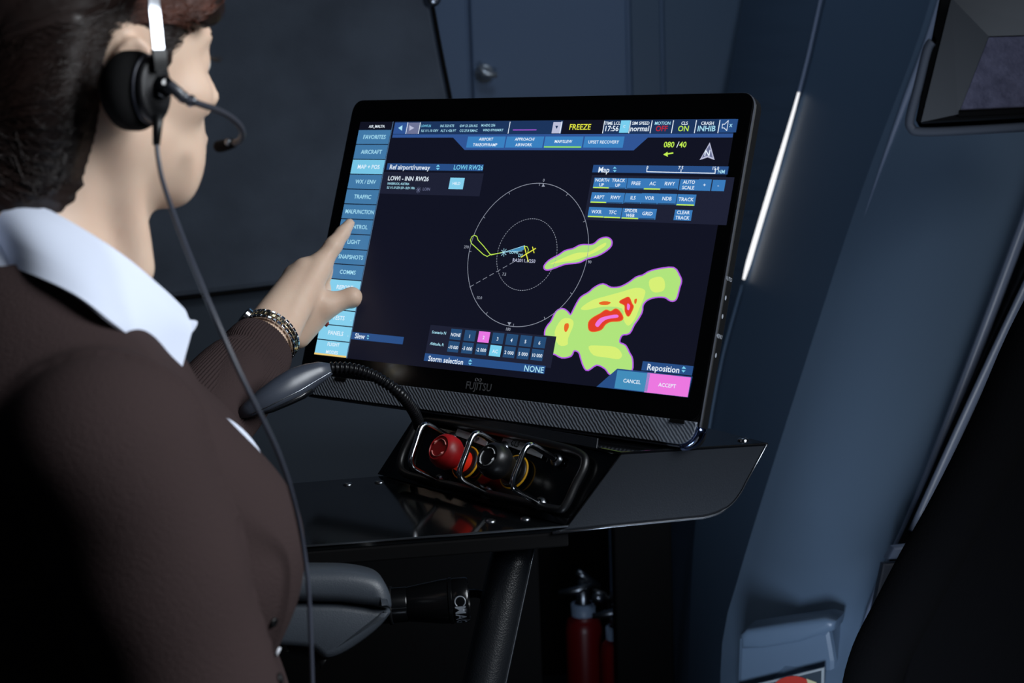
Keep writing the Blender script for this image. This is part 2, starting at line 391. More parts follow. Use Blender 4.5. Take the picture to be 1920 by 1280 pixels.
# grey textured chin strip
hs = oS-oB
M_chin = mat('grey_patterned_grille', (120, 126, 136), .5)
nt = M_chin.node_tree; b_ = nt.nodes['Principled BSDF']; tc = nt.nodes.new('ShaderNodeTexCoord'); mp = nt.nodes.new('ShaderNodeMapping')
wv = nt.nodes.new('ShaderNodeTexWave'); wv.inputs['Scale'].default_value = 125; wv.inputs['Distortion'].default_value = 2.5; wv.bands_direction = 'DIAGONAL'
rp = nt.nodes.new('ShaderNodeValToRGB'); rp.color_ramp.elements[0].color = lin((84, 90, 98)); rp.color_ramp.elements[1].color = lin((112, 119, 130))
bp = nt.nodes.new('ShaderNodeBump'); bp.inputs['Strength'].default_value = .5; bp.inputs['Distance'].default_value = .001
nt.links.new(tc.outputs['Object'], mp.inputs[0]); nt.links.new(mp.outputs[0], wv.inputs['Vector']); nt.links.new(wv.outputs[0], rp.inputs[0]); nt.links.new(rp.outputs[0], b_.inputs['Base Color'])
nt.links.new(wv.outputs[0], bp.inputs['Height']); nt.links.new(bp.outputs[0], b_.inputs['Normal'])
cp = [(oL+.004, oS), (oL+.004, oB+.016)]+[(oL+.020-.016*math.cos(a), oB+.0165-.014*math.sin(a)) for a in np.linspace(.2, math.pi/2, 5)]
cp += [(oR-.022+.018*math.sin(a), oB+.0205-.018*math.cos(a)) for a in np.linspace(0, math.pi/2, 8)]+[(oR-.004, oS)]
obj('chin_grille', prism(cp, -.0035, .0006, bev=.0006), M_chin, mon, local=True, label='grey patterned strip below the screen')
for px in (1270, 640):
    q = sl(px, 0); q = MMi @ onp(px, 791 if px > 900 else 709, mo, mz)
    obj('tab', rbox((q.x, oS-.002, .0012), (.018, .004, .0012), .0004), M_dark, mon, local=True)
obj('corner_cap', tube([Vector((oR-.024+.023*math.sin(a), oB+.023-.023*math.cos(a), -.008)) for a in np.linspace(0.2, math.pi/2, 8)], .008, 10, flat=.55), mat('blue_chrome', (120, 140, 190), .16, metal=1), mon, True, local=True, label='shiny rounded lower corner')
lg = obj('logo', merge(text('FUJITSU', .0088, .88, sl(898, 722).x, sl(898, 724).y, .0003)), mat('logo_grey', (96, 98, 102), .4), mon, local=True, label='grey maker lettering on the bezel')
s0 = sl(897, 712)
pts = [Vector((s0.x+.0042*math.sin(t), s0.y+.0018*math.sin(2*t), .0004)) for t in np.linspace(0, 2*math.pi, 29)[:-1]]
obj('logo_mark', tube(pts, .0004, 4, closed=True), mat('logo_grey', (96, 98, 102)), lg, local=True)
# side key legends
sM = frame(Vector((oR-.0005, 0, -.0095)), Vector((0, 0, -1)), Vector((0, 1, 0)), Vector((1, 0, 0)))
M_leg = mat('legend_white', (150, 156, 166), .5)
for s, py in (('AUTO', 519), ('MENU', 627)):
    y = sl(1362 if py < 600 else 1344, py).y
    obj('key_legend', xf(text(s, .0042, .8, 0, y, .0006), sM), M_leg, mon, local=True)
for py, px in ((555, 1357), (590, 1351), (663, 1337)):
    y = sl(px, py).y
    obj('key_legend', xf(prism([(.0016*math.cos(a), y+.0026*math.sin(a)) for a in np.linspace(0, 2*math.pi, 9)[:-1]], 0, .0006), sM), M_leg, mon, local=True)

# ---- the display
G = {k: glow('px_'+k, c) for k, c in dict(bg=(17, 19, 34), panel=(30, 33, 52), navy=(28, 52, 92), bar=(40, 78, 134), band=(48, 84, 148), tab=(58, 128, 192),
     btn=(58, 122, 186), menu=(66, 120, 166), menuhi=(118, 196, 228), menulow=(132, 206, 236), white=(232, 244, 255), ice=(170, 226, 246), green=(150, 232, 90),
     lime=(196, 240, 84), yellow=(232, 236, 70), red=(190, 40, 52), orange=(232, 104, 40), hot=(226, 62, 40), pink=(232, 118, 226), hotpink=(236, 120, 224),
     purple=(178, 92, 226), radar=(176, 228, 124), radar2=(216, 240, 118), line=(150, 156, 172), grey=(110, 116, 150), ltgrey=(186, 190, 216), cyan=(120, 206, 238),
     aqua=(66, 140, 186), gold=(240, 206, 120), dkbtn=(38, 76, 118), steel=(92, 124, 160)).items()}
GK = list(G); GM = [G[k] for k in GK]
def gi(k): return GK.index(k)
scr = obj('screen', prism(rrect(SW, SH, .0005, 1), -.0007, 0), G['bg'], mon, local=True, label='lit flight map display')
Z = .0002
def rect2(x0, y0, x1, y1, k, z=Z, sk=0):
    return ([(x0, y0, z), (x0-sk, y1, z), (x1-sk, y1, z), (x1, y0, z)], [(0, 1, 2, 3)], [gi(k)])
def R2(a, b, k, z=Z):
    p, q = sl(*a), sl(*b); return rect2(p.x, p.y, q.x, q.y, k, z)
def poly2(pts, k, z=Z):
    v = [sl(*p) for p in pts]; bm = bmesh.new(); f = bm.faces.new([bm.verts.new((q.x, q.y, z)) for q in v]); bm.normal_update()
    if f.normal.z < 0: bmesh.ops.reverse_faces(bm, faces=[f])
    bmesh.ops.triangulate(bm, faces=[f]); g = from_bm(bm); return g[0], g[1], [gi(k)]*len(g[1])
def T2(s, c, h, k, align='c', z=Z*2.5, sx=1.0, maxw=None):
    p = sl(*c); g = text(s, h, sx, p.x, p.y, z, align, 0, maxw); return g[0], g[1], [gi(k)]*len(g[1])
def line2(pts, w, k, z=Z*2, closed=False, local=False):
    v = [Vector((p[0], p[1], 0)) if local else sl(*p) for p in pts]; gs = []
    for a, b in zip(v, v[1:]+([v[0]] if closed else [])):
        if not (closed or b is not v[0]): continue
        d = b-a
        if d.length < 1e-7: continue
        n = Vector((-d.y, d.x, 0)).normalized()*w/2; e = d.normalized()*w*.3
        gs.append(([(a.x-e.x+n.x, a.y-e.y+n.y, z), (a.x-e.x-n.x, a.y-e.y-n.y, z), (b.x+e.x-n.x, b.y+e.y-n.y, z), (b.x+e.x+n.x, b.y+e.y+n.y, z)], [(0, 1, 2, 3)], [gi(k)]))
    return merge(*gs)
def ui(name, *gs, label=None):
    return obj(name, merge(*gs), GM, scr, local=True, label=label)
def button(a, b, lines, k='btn', h=.0040, tk='white', under=None, name='screen_button', pad=.0009):
    p, q = sl(*a), sl(*b); x0, x1, y0, y1 = p.x+pad, q.x-pad, p.y, q.y
    gs = [rect2(x0, y0, x1, y1, k, Z*2)]
    yb = y1
    if under: gs.append(rect2(x0+.0008, y1+.0014, x1-.0008, y1, under, Z*3)); yb = y1+.0012
    n = len(lines); H_ = (y0-yb)
    for i, s in enumerate(lines):
        g = text(s, h, 1.02, (x0+x1)/2, yb+H_*(1-(i+.5)/n) if n > 1 else (y0+yb)/2, Z*4, 'c', 0, (x1-x0)*.92)
        gs.append((g[0], g[1], [gi(tk)]*len(g[1])))
    return ui(name, *gs)
# left menu column
xa, xb = -SW/2+.0003, sl(738, 229).x-.0016
yt = sl(700, 243).y; yb_ = -SH/2+.0004
ui('title_cell', T2('AIR_MALTA', (707, 237), .0036, 'white'))
rows = ['FAVORITES', 'AIRCRAFT', 'MAP + POS', 'WX / ENV', 'TRAFFIC', 'MALFUNCTION', 'CONTROL', 'LIGHT', 'SNAPSHOTS', 'COMMS', 'REPORT', 'SETUP', 'TESTS', 'PANELS', 'FLIGHT|MODES']
rh = (yt-yb_)/15
for i, s in enumerate(rows):
    y0 = yt-i*rh; k = 'menuhi' if i == 2 else ('menu' if i < 10 else 'menulow'); gs = [rect2(xa, y0-.0006, xb, y0-rh+.0006, k)]
    ln = s.split('|')
    for j, q in enumerate(ln):
        g = text(q, .0052 if len(ln) == 1 else .0042, 1.04, (xa+xb)/2+.002, y0-rh*(j+.5)/len(ln), Z*3, 'c', 0, (xb-xa)*.9); gs.append((g[0], g[1], [gi('white' if i == 2 or i > 9 else 'ice')]*len(g[1])))
    if i in (12, 13):
        g = text('.', .005, 1, xb-.004, y0-rh/2, Z*3); gs.append((g[0], g[1], [gi('white')]*len(g[1])))
    if i == 14: gs.append(rect2(xa, yb_+.0022, xb, yb_, 'gold', Z*3))
    ui('menu_button', *gs)
ui('column_line', rect2(xb+.0006, SH/2, xb+.0014, -SH/2, 'steel'))
# top bar
ytop = SH/2-.0003; ybar = sl(741, 252).y; yband = sl(741, 258).y; xs = sl(739, 240).x
ui('top_bar', rect2(xs, ytop, SW/2, ybar, 'navy', Z*.5), rect2(xs, ybar, SW/2, yband, 'band', Z*.5),
   poly2([(848, 256), (871, 281), (1188, 282), (1217, 256)], 'band', Z*.6))
bh = dict(k='bar')
ui('arrow_button', R2((741, 230), (763, 251), 'band', Z), poly2([(747, 240), (755, 235), (754, 245)], 'ice', Z*2))
ui('arrow_button', R2((764, 230), (785, 251), 'grey', Z), poly2([(768, 235), (768, 245), (777, 240)], 'ltgrey', Z*2))
def sep(x): 
    p = sl(x, 240); return rect2(p.x-.0005, ytop-.0012, p.x+.0005, ybar+.0006, 'white', Z*3)
for x in (763.5, 787, 955, 1052, 1132, 1181, 1221, 1261, 1304, 1348): ui('separator', sep(x))
for s, x, y, k in (('LOWI 26', 799, 236, 'cyan'), ('ILS 111.10 OEV', 806, 245, 'ice'), ('IAS 332 KTS', 839, 236, 'ice'), ('ALT 6 426 FT', 841, 245, 'ice'), ('GW 53 276 KG', 879, 236, 'ice'), ('CG 27.8 %MAC', 879, 245, 'ice'), ('M.HDG 256', 916, 235, 'ice'), ('WIND 079/0040KT', 925, 244, 'ice')):
    ui('status_text', T2(s, (x, y), .0030, k, sx=1.0, maxw=.031))
ui('field_line', R2((962, 243), (1006, 244.2), 'purple'))
ui('dropdown', R2((1038, 229), (1051, 250), 'ltgrey'), poly2([(1041.5, 236), (1044, 242), (1047, 236)], 'navy', Z*2))
ui('freeze_text', rect2(sl(1054, 240).x, ytop, sl(1131, 240).x, ybar, 'bg', Z), T2('FREEZE', (1088, 238), .0066, 'yellow'))
for a, b, x, ka, kb in (('TIME LCL', '17:56', 1148, 'white', 'white'), ('SIM SPEED', 'normal', 1201, 'white', 'white'), ('MOTION', 'OFF', 1242, 'ice', 'red'), ('CLS', 'ON', 1283, 'white', 'lime'), ('CRASH', 'INHIB', 1326, 'white', 'ice')):
    ui('status_cell', T2(a, (x+1, 231), .0036, ka, maxw=.026), T2(b, (x-1, 241), .0062, kb, maxw=.028))
ui('clock_button', R2((1165, 226), (1178, 249), 'cyan', Z*2), T2('C', (1171, 237), .003, 'white'))
ui('speaker_icon', line2([(1355, 233), (1359, 233), (1366, 226), (1363, 245), (1358, 240), (1354, 240)], .0007, 'white', closed=True), T2('x', (1371, 234), .005, 'ice'), R2((1350, 223.5), (1380, 248), 'bar', Z))
for a, b, ln, u in ((877, 949, ['AIRPORT', 'TAKEOFF/RAMP'], None), (950, 1021, ['APPROACH/', 'AIRWORK'], None), (1022, 1095, ['MAP/SLEW'], 'green'), (1096, 1172, ['UPSET RECOVERY'], None)):
    button((a, 256), (b-3, 277), ln, 'tab', .0036, under=u)
# reference airport panel
ui('panel_header', R2((727, 306), (905, 321), 'bar', Z), T2('Ref airport/runway', (731, 313), .0060, 'white', 'l'), T2('LOWI RW26', (851, 313.5), .0058, 'cyan', 'l'),
   poly2([(818, 312.5), (822, 308.5), (825, 312.5)], 'cyan', Z*2), poly2([(818, 315), (821, 319), (825, 315)], 'cyan', Z*2))
ui('airport_panel', R2((720, 322), (899, 368), 'panel', Z*.6), T2('LOWI - INN', (728, 334), .0056, 'white', 'l'), T2('RW26', (780, 335), .0056, 'white', 'l'), T2('INNSBRUCK, AUSTRIA', (727, 344), .0028, 'ice', 'l', sx=.9), T2('ILS 111.10 OEV 259 - ELEV 1906', (726, 351.5), .0028, 'ice', 'l', sx=.85))
button((844, 333), (869, 355), ['HELD'], 'menulow', .0034, 'white')
st = []
for i in range(4):
    a = i*math.pi/4; c = sl(785, 356); st.append(line2([(c.x-.004*math.cos(a), c.y-.004*math.sin(a)), (c.x+.004*math.cos(a), c.y+.004*math.sin(a))], .0005, 'grey', local=True))
ui('map_star', *st); ui('map_text', T2('LOIN', (800, 354.5), .0036, 'grey'))
# wind and north arrow
ui('wind_readout', T2('080', (1255, 271), .0064, 'lime'), T2('/', (1271.5, 271), .0064, 'white'), T2('40', (1281, 271), .0064, 'lime'), line2([(1246, 289.5), (1262, 287)], .0016, 'lime'), poly2([(1244, 290), (1252, 284.5), (1252.5, 294)], 'lime', Z*2))
ui('north_arrow', poly2([(1331, 267), (1340, 300), (1327, 295), (1312, 300)], 'ltgrey', Z), poly2([(1330.5, 272), (1337, 296), (1327, 292), (1316, 296)], 'grey', Z*2), T2('N', (1327, 287), .0068, 'white', z=Z*4))
# map panel
ui('map_panel', R2((1110, 328), (1362, 422), 'panel', Z*.5))
ui('panel_header', R2((1113, 309), (1364, 327), 'bar', Z), T2('Map', (1122, 318), .0064, 'white', 'l'), poly2([(1149.5, 316), (1153, 312.5), (1156.5, 316)], 'cyan', Z*2), poly2([(1149.5, 319), (1153, 323), (1156.5, 319)], 'cyan', Z*2),
   line2([(1213.5, 313.5), (1213, 322), (1341, 325), (1342, 316)], .0009, 'white'), line2([(1277, 323.5), (1277.4, 319)], .0009, 'white'), T2('0', (1214.5, 313.8), .0034, 'white'), T2('7.5', (1277, 314.5), .0038, 'white'), T2('15.0', (1342, 315.5), .0036, 'white'), T2('NM', (1353, 322), .0040, 'ice'))
dk = 'dkbtn'
for (a, b, y0, y1, ln, u) in ((1114, 1144, 333, 353.5, ['NORTH', 'UP'], 'lime'), (1144, 1175, 333.5, 354.5, ['TRACK', 'UP'], dk), (1177, 1209, 334, 355.5, ['FREE'], dk), (1209, 1240, 334.5, 356, ['AC'], 'lime'), (1240, 1272.5, 335, 356, ['RWY'], dk),
        (1275, 1309, 336, 357.5, ['AUTO', 'SCALE'], None), (1310, 1333, 336, 358, ['+'], None), (1336, 1359, 337, 358.5, ['-'], None),
        (1109, 1139, 360.5, 381, ['ARPT'], 'lime'), (1139, 1170, 361, 382, ['RWY'], dk), (1172, 1203, 362, 382, ['ILS'], dk), (1203, 1234, 362, 383, ['VOR'], dk), (1234, 1268, 363, 384, ['NDB'], dk), (1270, 1304, 364, 386, ['TRACK'], 'lime'),
        (1104, 1134, 388, 408, ['WXR'], 'lime'), (1134, 1165, 389, 409.5, ['TFC'], 'lime'), (1167, 1199, 390, 411, ['SPIDER', 'WEB'], 'lime'), (1199, 1230, 391, 412, ['GRID'], dk), (1265, 1297, 393, 414, ['CLEAR', 'TRACK'], None)):
    button((a, y0), (b, y1), ln, 'btn', .0040 if len(ln) == 1 else .0037, under=u)
# range rings
ct, cb = sl(1020, 344), sl(955, 611); c0 = (ct+cb)/2; r0 = (ct-cb).length/2
def ring(r, n): return [(c0.x+r*math.cos(2*math.pi*i/n), c0.y+r*math.sin(2*math.pi*i/n)) for i in range(n)]
rg = ring(r0, 120); gs = [line2(rg, .00065, 'line', closed=True, local=True)]
for i in range(12):
    a = i*math.pi/6+math.radians(15)*0; gs.append(line2([(c0.x+r0*math.cos(a), c0.y+r0*math.sin(a)), (c0.x+(r0-.003)*math.cos(a), c0.y+(r0-.003)*math.sin(a))], .0006, 'line', local=True))
ui('range_ring', *gs, poly2([(1016, 350), (1022, 350), (1019, 344)], 'line', Z*2), poly2([(952, 604), (959, 604.5), (955, 610)], 'line', Z*2))
r1 = r0*.5; rg = ring(r1, 168)
ui('range_ring', *[line2([rg[i], rg[i+1]], .0006, 'line', local=True) for i in range(0, 167, 2)])
for s, x, y in (('0', 1020, 338), ('7.5', 946, 514), ('15.0', 899, 558), ('180', 953, 617), ('90', 1106, 491), ('270', 875, 463)):
    ui('map_text', T2(s, (x, y), .0034, 'line'))
dl = [sl(881, 538), sl(962, 492)]
ui('bearing_line', *[line2([tuple(dl[0].lerp(dl[1], t))[:2], tuple(dl[0].lerp(dl[1], t+.09))[:2]], .0006, 'line', local=True) for t in np.arange(0, .95, .155)])
c5 = lambda x, y: (740+x/4.8, 400+y/4.8)
tr = [c5(*p) for p in ((985, 350), (920, 362), (862, 372), (835, 388), (800, 370), (690, 268), (684, 238), (696, 210), (718, 197), (742, 208), (752, 240), (800, 292), (858, 364), (870, 374), (925, 362))]
ui('flight_track', line2(tr, .0009, 'lime', Z*2))
ui('runway_beam', poly2([c5(1000, 352), c5(1175, 288), c5(1160, 330)], 'aqua', Z), line2([c5(985, 350), c5(1172, 290)], .0006, 'ice', Z*2), line2([c5(985, 350), c5(1150, 338)], .0005, 'ice', Z*2))
st = []
for i in range(4):
    a = i*math.pi/4+.2; c = sl(*c5(985, 352)); st.append(line2([(c.x-.0048*math.cos(a), c.y-.0048*math.sin(a)), (c.x+.0048*math.cos(a), c.y+.0048*math.sin(a))], .0006, 'ice', local=True, z=Z*3))
ui('map_star', *st)
ui('aircraft_symbol', line2([c5(1140, 396), c5(1272, 316)], .0012, 'yellow', Z*4), line2([c5(1170, 298), c5(1206, 435)], .0012, 'yellow', Z*4), line2([c5(1244, 303), c5(1258, 356)], .0010, 'yellow', Z*4), line2([c5(1175, 298), c5(1195, 300), c5(1208, 325), c5(1200, 355)], .0008, 'lime', Z*4))
ui('map_text', T2('LOWI', c5(1075, 350), .0034, 'ice')); ui('map_text', T2('DS', c5(1135, 378), .0038, 'ice')); ui('map_text', T2('RA2011.1/250', c5(1165, 425), .0040, 'ltgrey'))
# weather cells
def smooth2(pts, k=4): return [(v.x, v.y) for v in cat([Vector((x, y, 0)) for x, y in pts], k, True)]
def grow(pts, d):
    n = len(pts); a = sum(pts[i][0]*pts[(i+1) % n][1]-pts[(i+1) % n][0]*pts[i][1] for i in range(n)); s = 1 if a > 0 else -1; out = []
    for i in range(n):
        p, q = Vector(pts[i-1]), Vector(pts[(i+1) % n]); t = (q-p)
        t = t.normalized() if t.length > 1e-9 else Vector((1, 0)); out.append((pts[i][0]+s*t.y*d, pts[i][1]-s*t.x*d))
    return out
b1 = smooth2([(1021, 500), (1030, 489), (1048, 479), (1060, 471), (1075, 467), (1090, 460), (1112, 459), (1125, 449), (1138, 446), (1146, 452), (1144, 462), (1132, 472), (1118, 479), (1100, 484), (1085, 491), (1060, 494), (1040, 501), (1026, 505)])
ui('storm_cell', poly2(grow(b1, 2.6), 'purple', Z*.4), poly2(b1, 'radar', Z*.9), poly2([(x, y) for x, y in smooth2([(1032, 495), (1060, 482), (1082, 474), (1105, 472), (1125, 460), (1136, 455), (1134, 462), (1112, 475), (1080, 487), (1050, 492)])], 'radar2', Z*1.3), label='elongated yellow-green storm cell')
c7 = lambda x, y: (1000+x/3.368, 480+y/3.368)
o2 = [(885, 76), (920, 122), (932, 157), (920, 200), (900, 270), (868, 279), (830, 257), (770, 257), (718, 275), (690, 308), (684, 350), (660, 395), (635, 430), (605, 485), (558, 497), (542, 545), (580, 566), (604, 612), (623, 652), (618, 725), (560, 745), (490, 747), (455, 708), (400, 684), (345, 718), (322, 698), (305, 652), (290, 606), (256, 594), (236, 628), (180, 638), (130, 614), (97, 624), (80, 560), (76, 480), (92, 442), (116, 412), (146, 354), (182, 335), (212, 350), (236, 374), (260, 333), (281, 293), (305, 260), (353, 231), (388, 201), (440, 179), (490, 201), (547, 198), (603, 171), (652, 136), (692, 124), (732, 101), (792, 84)]
b2 = smooth2([c7(*p) for p in o2], 3)
def blob(pts, k, z): return poly2(smooth2([c7(*p) for p in pts], 3), k, z)
hot1 = [(352, 420), (380, 390), (425, 365), (460, 342), (490, 352), (520, 335), (545, 350), (566, 390), (545, 408), (490, 412), (455, 430), (430, 462), (385, 475), (355, 465)]
hot2 = [(545, 290), (580, 268), (605, 262), (622, 300), (632, 320), (618, 355), (600, 380), (582, 350), (578, 310)]
ui('storm_cell', poly2(grow(b2, 2.6), 'purple', Z*.4), poly2(b2, 'radar', Z*.9),
   blob([(735, 150), (800, 130), (830, 160), (825, 215), (770, 230), (738, 205)], 'radar2', Z*1.3), blob([(300, 330), (370, 280), (470, 250), (560, 225), (650, 200), (705, 215), (700, 260), (670, 330), (640, 400), (600, 440), (570, 400), (560, 330), (440, 320), (340, 340)], 'radar2', Z*1.3),
   blob([(350, 570), (420, 565), (520, 575), (560, 620), (540, 650), (460, 640), (380, 625)], 'radar2', Z*1.3), blob([(135, 480), (180, 400), (235, 395), (255, 430), (220, 520), (215, 560), (160, 560)], 'radar2', Z*1.3),
   poly2(grow(smooth2([c7(*p) for p in hot1], 3), 1.5), 'orange', Z*1.8), blob(hot1, 'hot', Z*2.2), blob([(392, 432), (420, 395), (470, 378), (530, 370), (535, 388), (470, 398), (435, 420), (410, 448)], 'hotpink', Z*2.8),
   poly2(grow(smooth2([c7(*p) for p in hot2], 3), 1.2), 'orange', Z*1.8), blob(hot2, 'hot', Z*2.2), blob([(596, 300), (612, 312), (606, 340), (594, 335)], 'hotpink', Z*2.8),
   blob([(415, 295), (450, 285), (490, 292), (470, 308), (430, 308)], 'orange', Z*2.2), blob([(200, 430), (222, 425), (225, 450), (208, 480), (196, 465)], 'orange', Z*2.2), blob([(640, 275), (656, 270), (650, 300), (640, 298)], 'orange', Z*2.2), label='large yellow-green storm cell with a red core')
# slew, storm selection, reposition
ui('panel_header', R2((661, 622), (755, 645.5), 'bar', Z), T2('Slew', (666, 629), .0062, 'white', 'l'), poly2([(688, 630.5), (690.5, 627.5), (693, 631)], 'cyan', Z*2), poly2([(687.5, 633), (690, 636.5), (692.5, 633.5)], 'cyan', Z*2))
ui('storm_panel', R2((808, 609), (1033, 690), 'panel', Z*2.9), T2('Scenario N', (824, 623.5), .0034, 'ice', z=Z*4), T2('Altitude, ft', (820, 645), .0034, 'ice', z=Z*4))
def button3(cxp, cyp, w, h, s, k, tk='white'):
    p = sl(cxp, cyp); g = text(s, .0040, 1.02, p.x, p.y-.0006, Z*5, 'c', 0, w*.9)
    ui('screen_button', ([(p.x-w/2, p.y+h/2, Z*4), (p.x-w/2, p.y-h/2, Z*4), (p.x+w/2, p.y-h/2, Z*4), (p.x+w/2, p.y+h/2, Z*4)], [(0, 1, 2, 3)], [gi(k)]), (g[0], g[1], [gi(tk)]*len(g[1])))
c6 = lambda x, y: (560+x/3.84, 560+y/3.84)
for i, (s, q) in enumerate(zip(['NONE', '1', '2', '3', '4', '5', '6'], ['-10 000', '-5 000', '-2 000', 'AC', '2 000', '5 000', '10 000'])):
    button3(*c6(1135+i*100.5, 257+i*9.6), .0165, .0128, s, 'pink' if i == 2 else 'dkbtn')
    button3(*c6(1117+i*100.5, 346+i*9.8), .0165, .0128, q, 'cyan' if i == 3 else 'dkbtn')
ui('panel_header', R2((798, 662), (1021, 701), 'bar', Z*4), T2('Storm selection', (804, 671.5), .0064, 'white', 'l', z=Z*5, sx=.92), T2('NONE', (1002, 692), .0068, 'ice', z=Z*5), poly2([(879, 677.5), (883, 673.5), (886.5, 678)], 'cyan', Z*5), poly2([(878.5, 680), (882, 684.5), (886, 680.5)], 'cyan', Z*5))
ui('reposition_panel', poly2([(1119, 725), (1158, 691), (1299, 706), (1290, 745)], 'bar', Z*3))
ui('panel_header', R2((1206, 677), (1298, 704), 'bar', Z*3.5), T2('Reposition', (1214, 687.5), .0066, 'white', 'l', z=Z*5), poly2([(1279, 691), (1283, 686.5), (1287.5, 692)], 'cyan', Z*5), poly2([(1278.5, 693.5), (1282, 698.5), (1286.5, 694.5)], 'cyan', Z*5))
button3(1186, 714, .042, .0200, 'CANCEL', 'aqua'); button3(1252, 721.5, .054, .0210, 'ACCEPT', 'hotpink')
# ================================================================== CONSOLE
mb = MM @ Vector((oR-.03, oB, 0)); ZT = mb.z-.004
UPZ = Vector((0, 0, 1))
M_cons = mat('console_black_metal', (23, 27, 33), .42, spec=.35, bump=(700, .12, 'noise'))
M_tray = mat('tray_gloss_black', (11, 13, 15), .10, spec=.45)
A = onz(1165, 847, ZT); B = onz(1440, 830, ZT); A1 = onz(781, 769, ZT)
nS = (B-A).cross(UPZ).normalized()
if nS.dot(CAM-A) < 0: nS = -nS
Sp = lambda px, py, o=0: onp(px, py, A-nS*o, nS)
Bt = Sp(1060, 988); ZR = Bt.z; A2 = onz(708, 890, ZR)
con = thing('instructor_console', 'black metal console box and tray carrying the monitor', 'console', (A2+Bt)/2)
# box body
C_ = onz(1335, 803, ZT); D_ = onz(805, 758, ZT)
E_ = Sp(1335, 968, .006); F_ = Sp(1384, 926, .006)
bl = A2+(D_-A1)*1.0; bl.z = ZR
bm = bmesh.new()
hp = [A1-UPZ*.004, A-UPZ*.004-nS*.006, B-UPZ*.004-nS*.006, C_-UPZ*.004, D_-UPZ*.004, A2+UPZ*.001, Bt+UPZ*.001-nS*.006, E_, F_, bl+UPZ*.001, C_.lerp(D_, .1)-UPZ*.06]
vv = [bm.verts.new(p) for p in hp]
bmesh.ops.convex_hull(bm, input=vv); bmesh.ops.delete(bm, geom=[v for v in bm.verts if not v.link_faces], context='VERTS')
obj('button_box', from_bm(bm), M_blackg, con)
obj('top_plate', slab([p for p in (A1, A, B, C_, D_)], .004, .001), M_blackg, con)
sp = [(1165, 851), (1438, 834)]+[(1396, 906)]
arc = cat([Sp(*p) for p in ((1398, 905), (1388, 924), (1370, 946), (1345, 962), (1318, 970))], 5)
side = [Sp(1165, 851), Sp(1437, 834)]+arc+[Sp(1150, 986), Sp(1036, 998), Sp(1062, 990)]
obj('side_plate', slab(side, .004, .0008), M_cons, con, label='dark grey folded side plate')
obj('side_plate_rim', tube([Sp(1438, 833, -.001)]+[p+nS*.001 for p in arc]+[Sp(1150, 986.5, -.001), Sp(1036, 999, -.001)], [.0008]*14+[.0016]*(len(arc)-10)+[.002, .0016, .0012], 6), M_steel, con, True, 'bright folded lower rim')
# tray
tr_ = [onz(1063, 986, ZR), onz(360, 1040, ZR), onz(300, 926, ZR), onz(735, 890, ZR), bl, Vector((Bt.x+.05, Bt.y+.12, ZR))]
obj('tray', slab(tr_, .006, .001), M_tray, con, label='gloss black tray reflecting the button box')
lip = [onz(1066, 987, ZR)-UPZ*.004, onz(360, 1041, ZR)-UPZ*.004]
e = (lip[1]-lip[0]).normalized(); bk = e.cross(UPZ).normalized()
if bk.dot(CF) < 0: bk = -bk
obj('tray_lip', rbox((0, 0, 0), ((lip[1]-lip[0]).length, .018, .016), .002, M=frame((lip[0]+lip[1])/2+bk*.010-UPZ*.010, e, UPZ.cross(e), UPZ)), M_dark, con)
obj('tray_edge', tube([lip[0]+UPZ*.0045, lip[1]+UPZ*.0045], .0012, 6), M_steel, con)
for px, py in ((652, 908), (711, 904), (920, 977), (985, 973)):
    s_ = obj('screw', lathe([(.0058, 0), (.0055, .0012), (.0035, .0022), (0, .0016)], 14, zframe(onz(px, py, ZR), UPZ), caps=False), M_steel, con, True)
obj('screw', lathe([(.0062, 0), (.006, .0014), (.0035, .0026), (0, .002)], 14, zframe(onz(1393, 825, ZT), UPZ), caps=False), M_chrome, con, True)
# monitor foot behind the screen (carries it on the top plate)
ft = MM @ Vector((.05, oB+.09, -.045)); fb = Vector((ft.x, ft.y, ZT)); 
obj('stand', tube([ft, fb.lerp(ft, .5), Vector((fb.x, fb.y, ZT+.002))], .022, 14), M_black, mon, True)

# sloped button panel
eu = (A-A1).normalized(); ev = (Bt-A); nP = eu.cross(ev).normalized()
if nP.dot(CAM-A) < 0: nP = -nP
Pp = lambda px, py, w=0: onp(px, py, A+nP*w, nP)
c8 = lambda x, y: (680+x/4.266, 740+y/4.266)
fr = [c8(*p) for p in ((470, 205), (385, 330), (318, 470), (300, 570), (340, 630), (480, 672), (800, 742), (1200, 835), (1540, 912), (1620, 885), (1700, 720), (1775, 560), (1740, 470), (1500, 395), (1000, 285), (640, 215))]
obj('panel_rim', tube(cat([Pp(x, y, .004) for x, y in fr], 4, True), .0045, 8, closed=True), M_black, con, True, 'rounded black rim around the buttons')
W_ = .052
def guard(t, b, wleg=1.0):
    ft_, fb_ = Pp(*c8(*t), W_), Pp(*c8(*b), W_); d = (fb_-ft_).normalized(); r = .010
    path = [ft_-nP*W_, ft_-nP*.030, ft_-nP*r, ft_-nP*r*.3+d*r*.3, ft_+d*r, ft_.lerp(fb_, .5), fb_-d*r, fb_-nP*r*.3-d*r*.3, fb_-nP*r, fb_-nP*.030, fb_-nP*W_]
    g = obj('button_guard', tube(cat(path, 5), .0034, 10), M_chrome, con, True, 'chrome guard bar')
    for q in (path[0], path[-1]): obj('collar', lathe([(.0075, 0), (.0075, .003), (.0045, .005)], 14, zframe(q+nP*.0005, nP), caps=False), M_steel, g, True)
guard((478, 215), (368, 560)); guard((893, 285), (757, 655)); guard((1318, 378), (1180, 735))
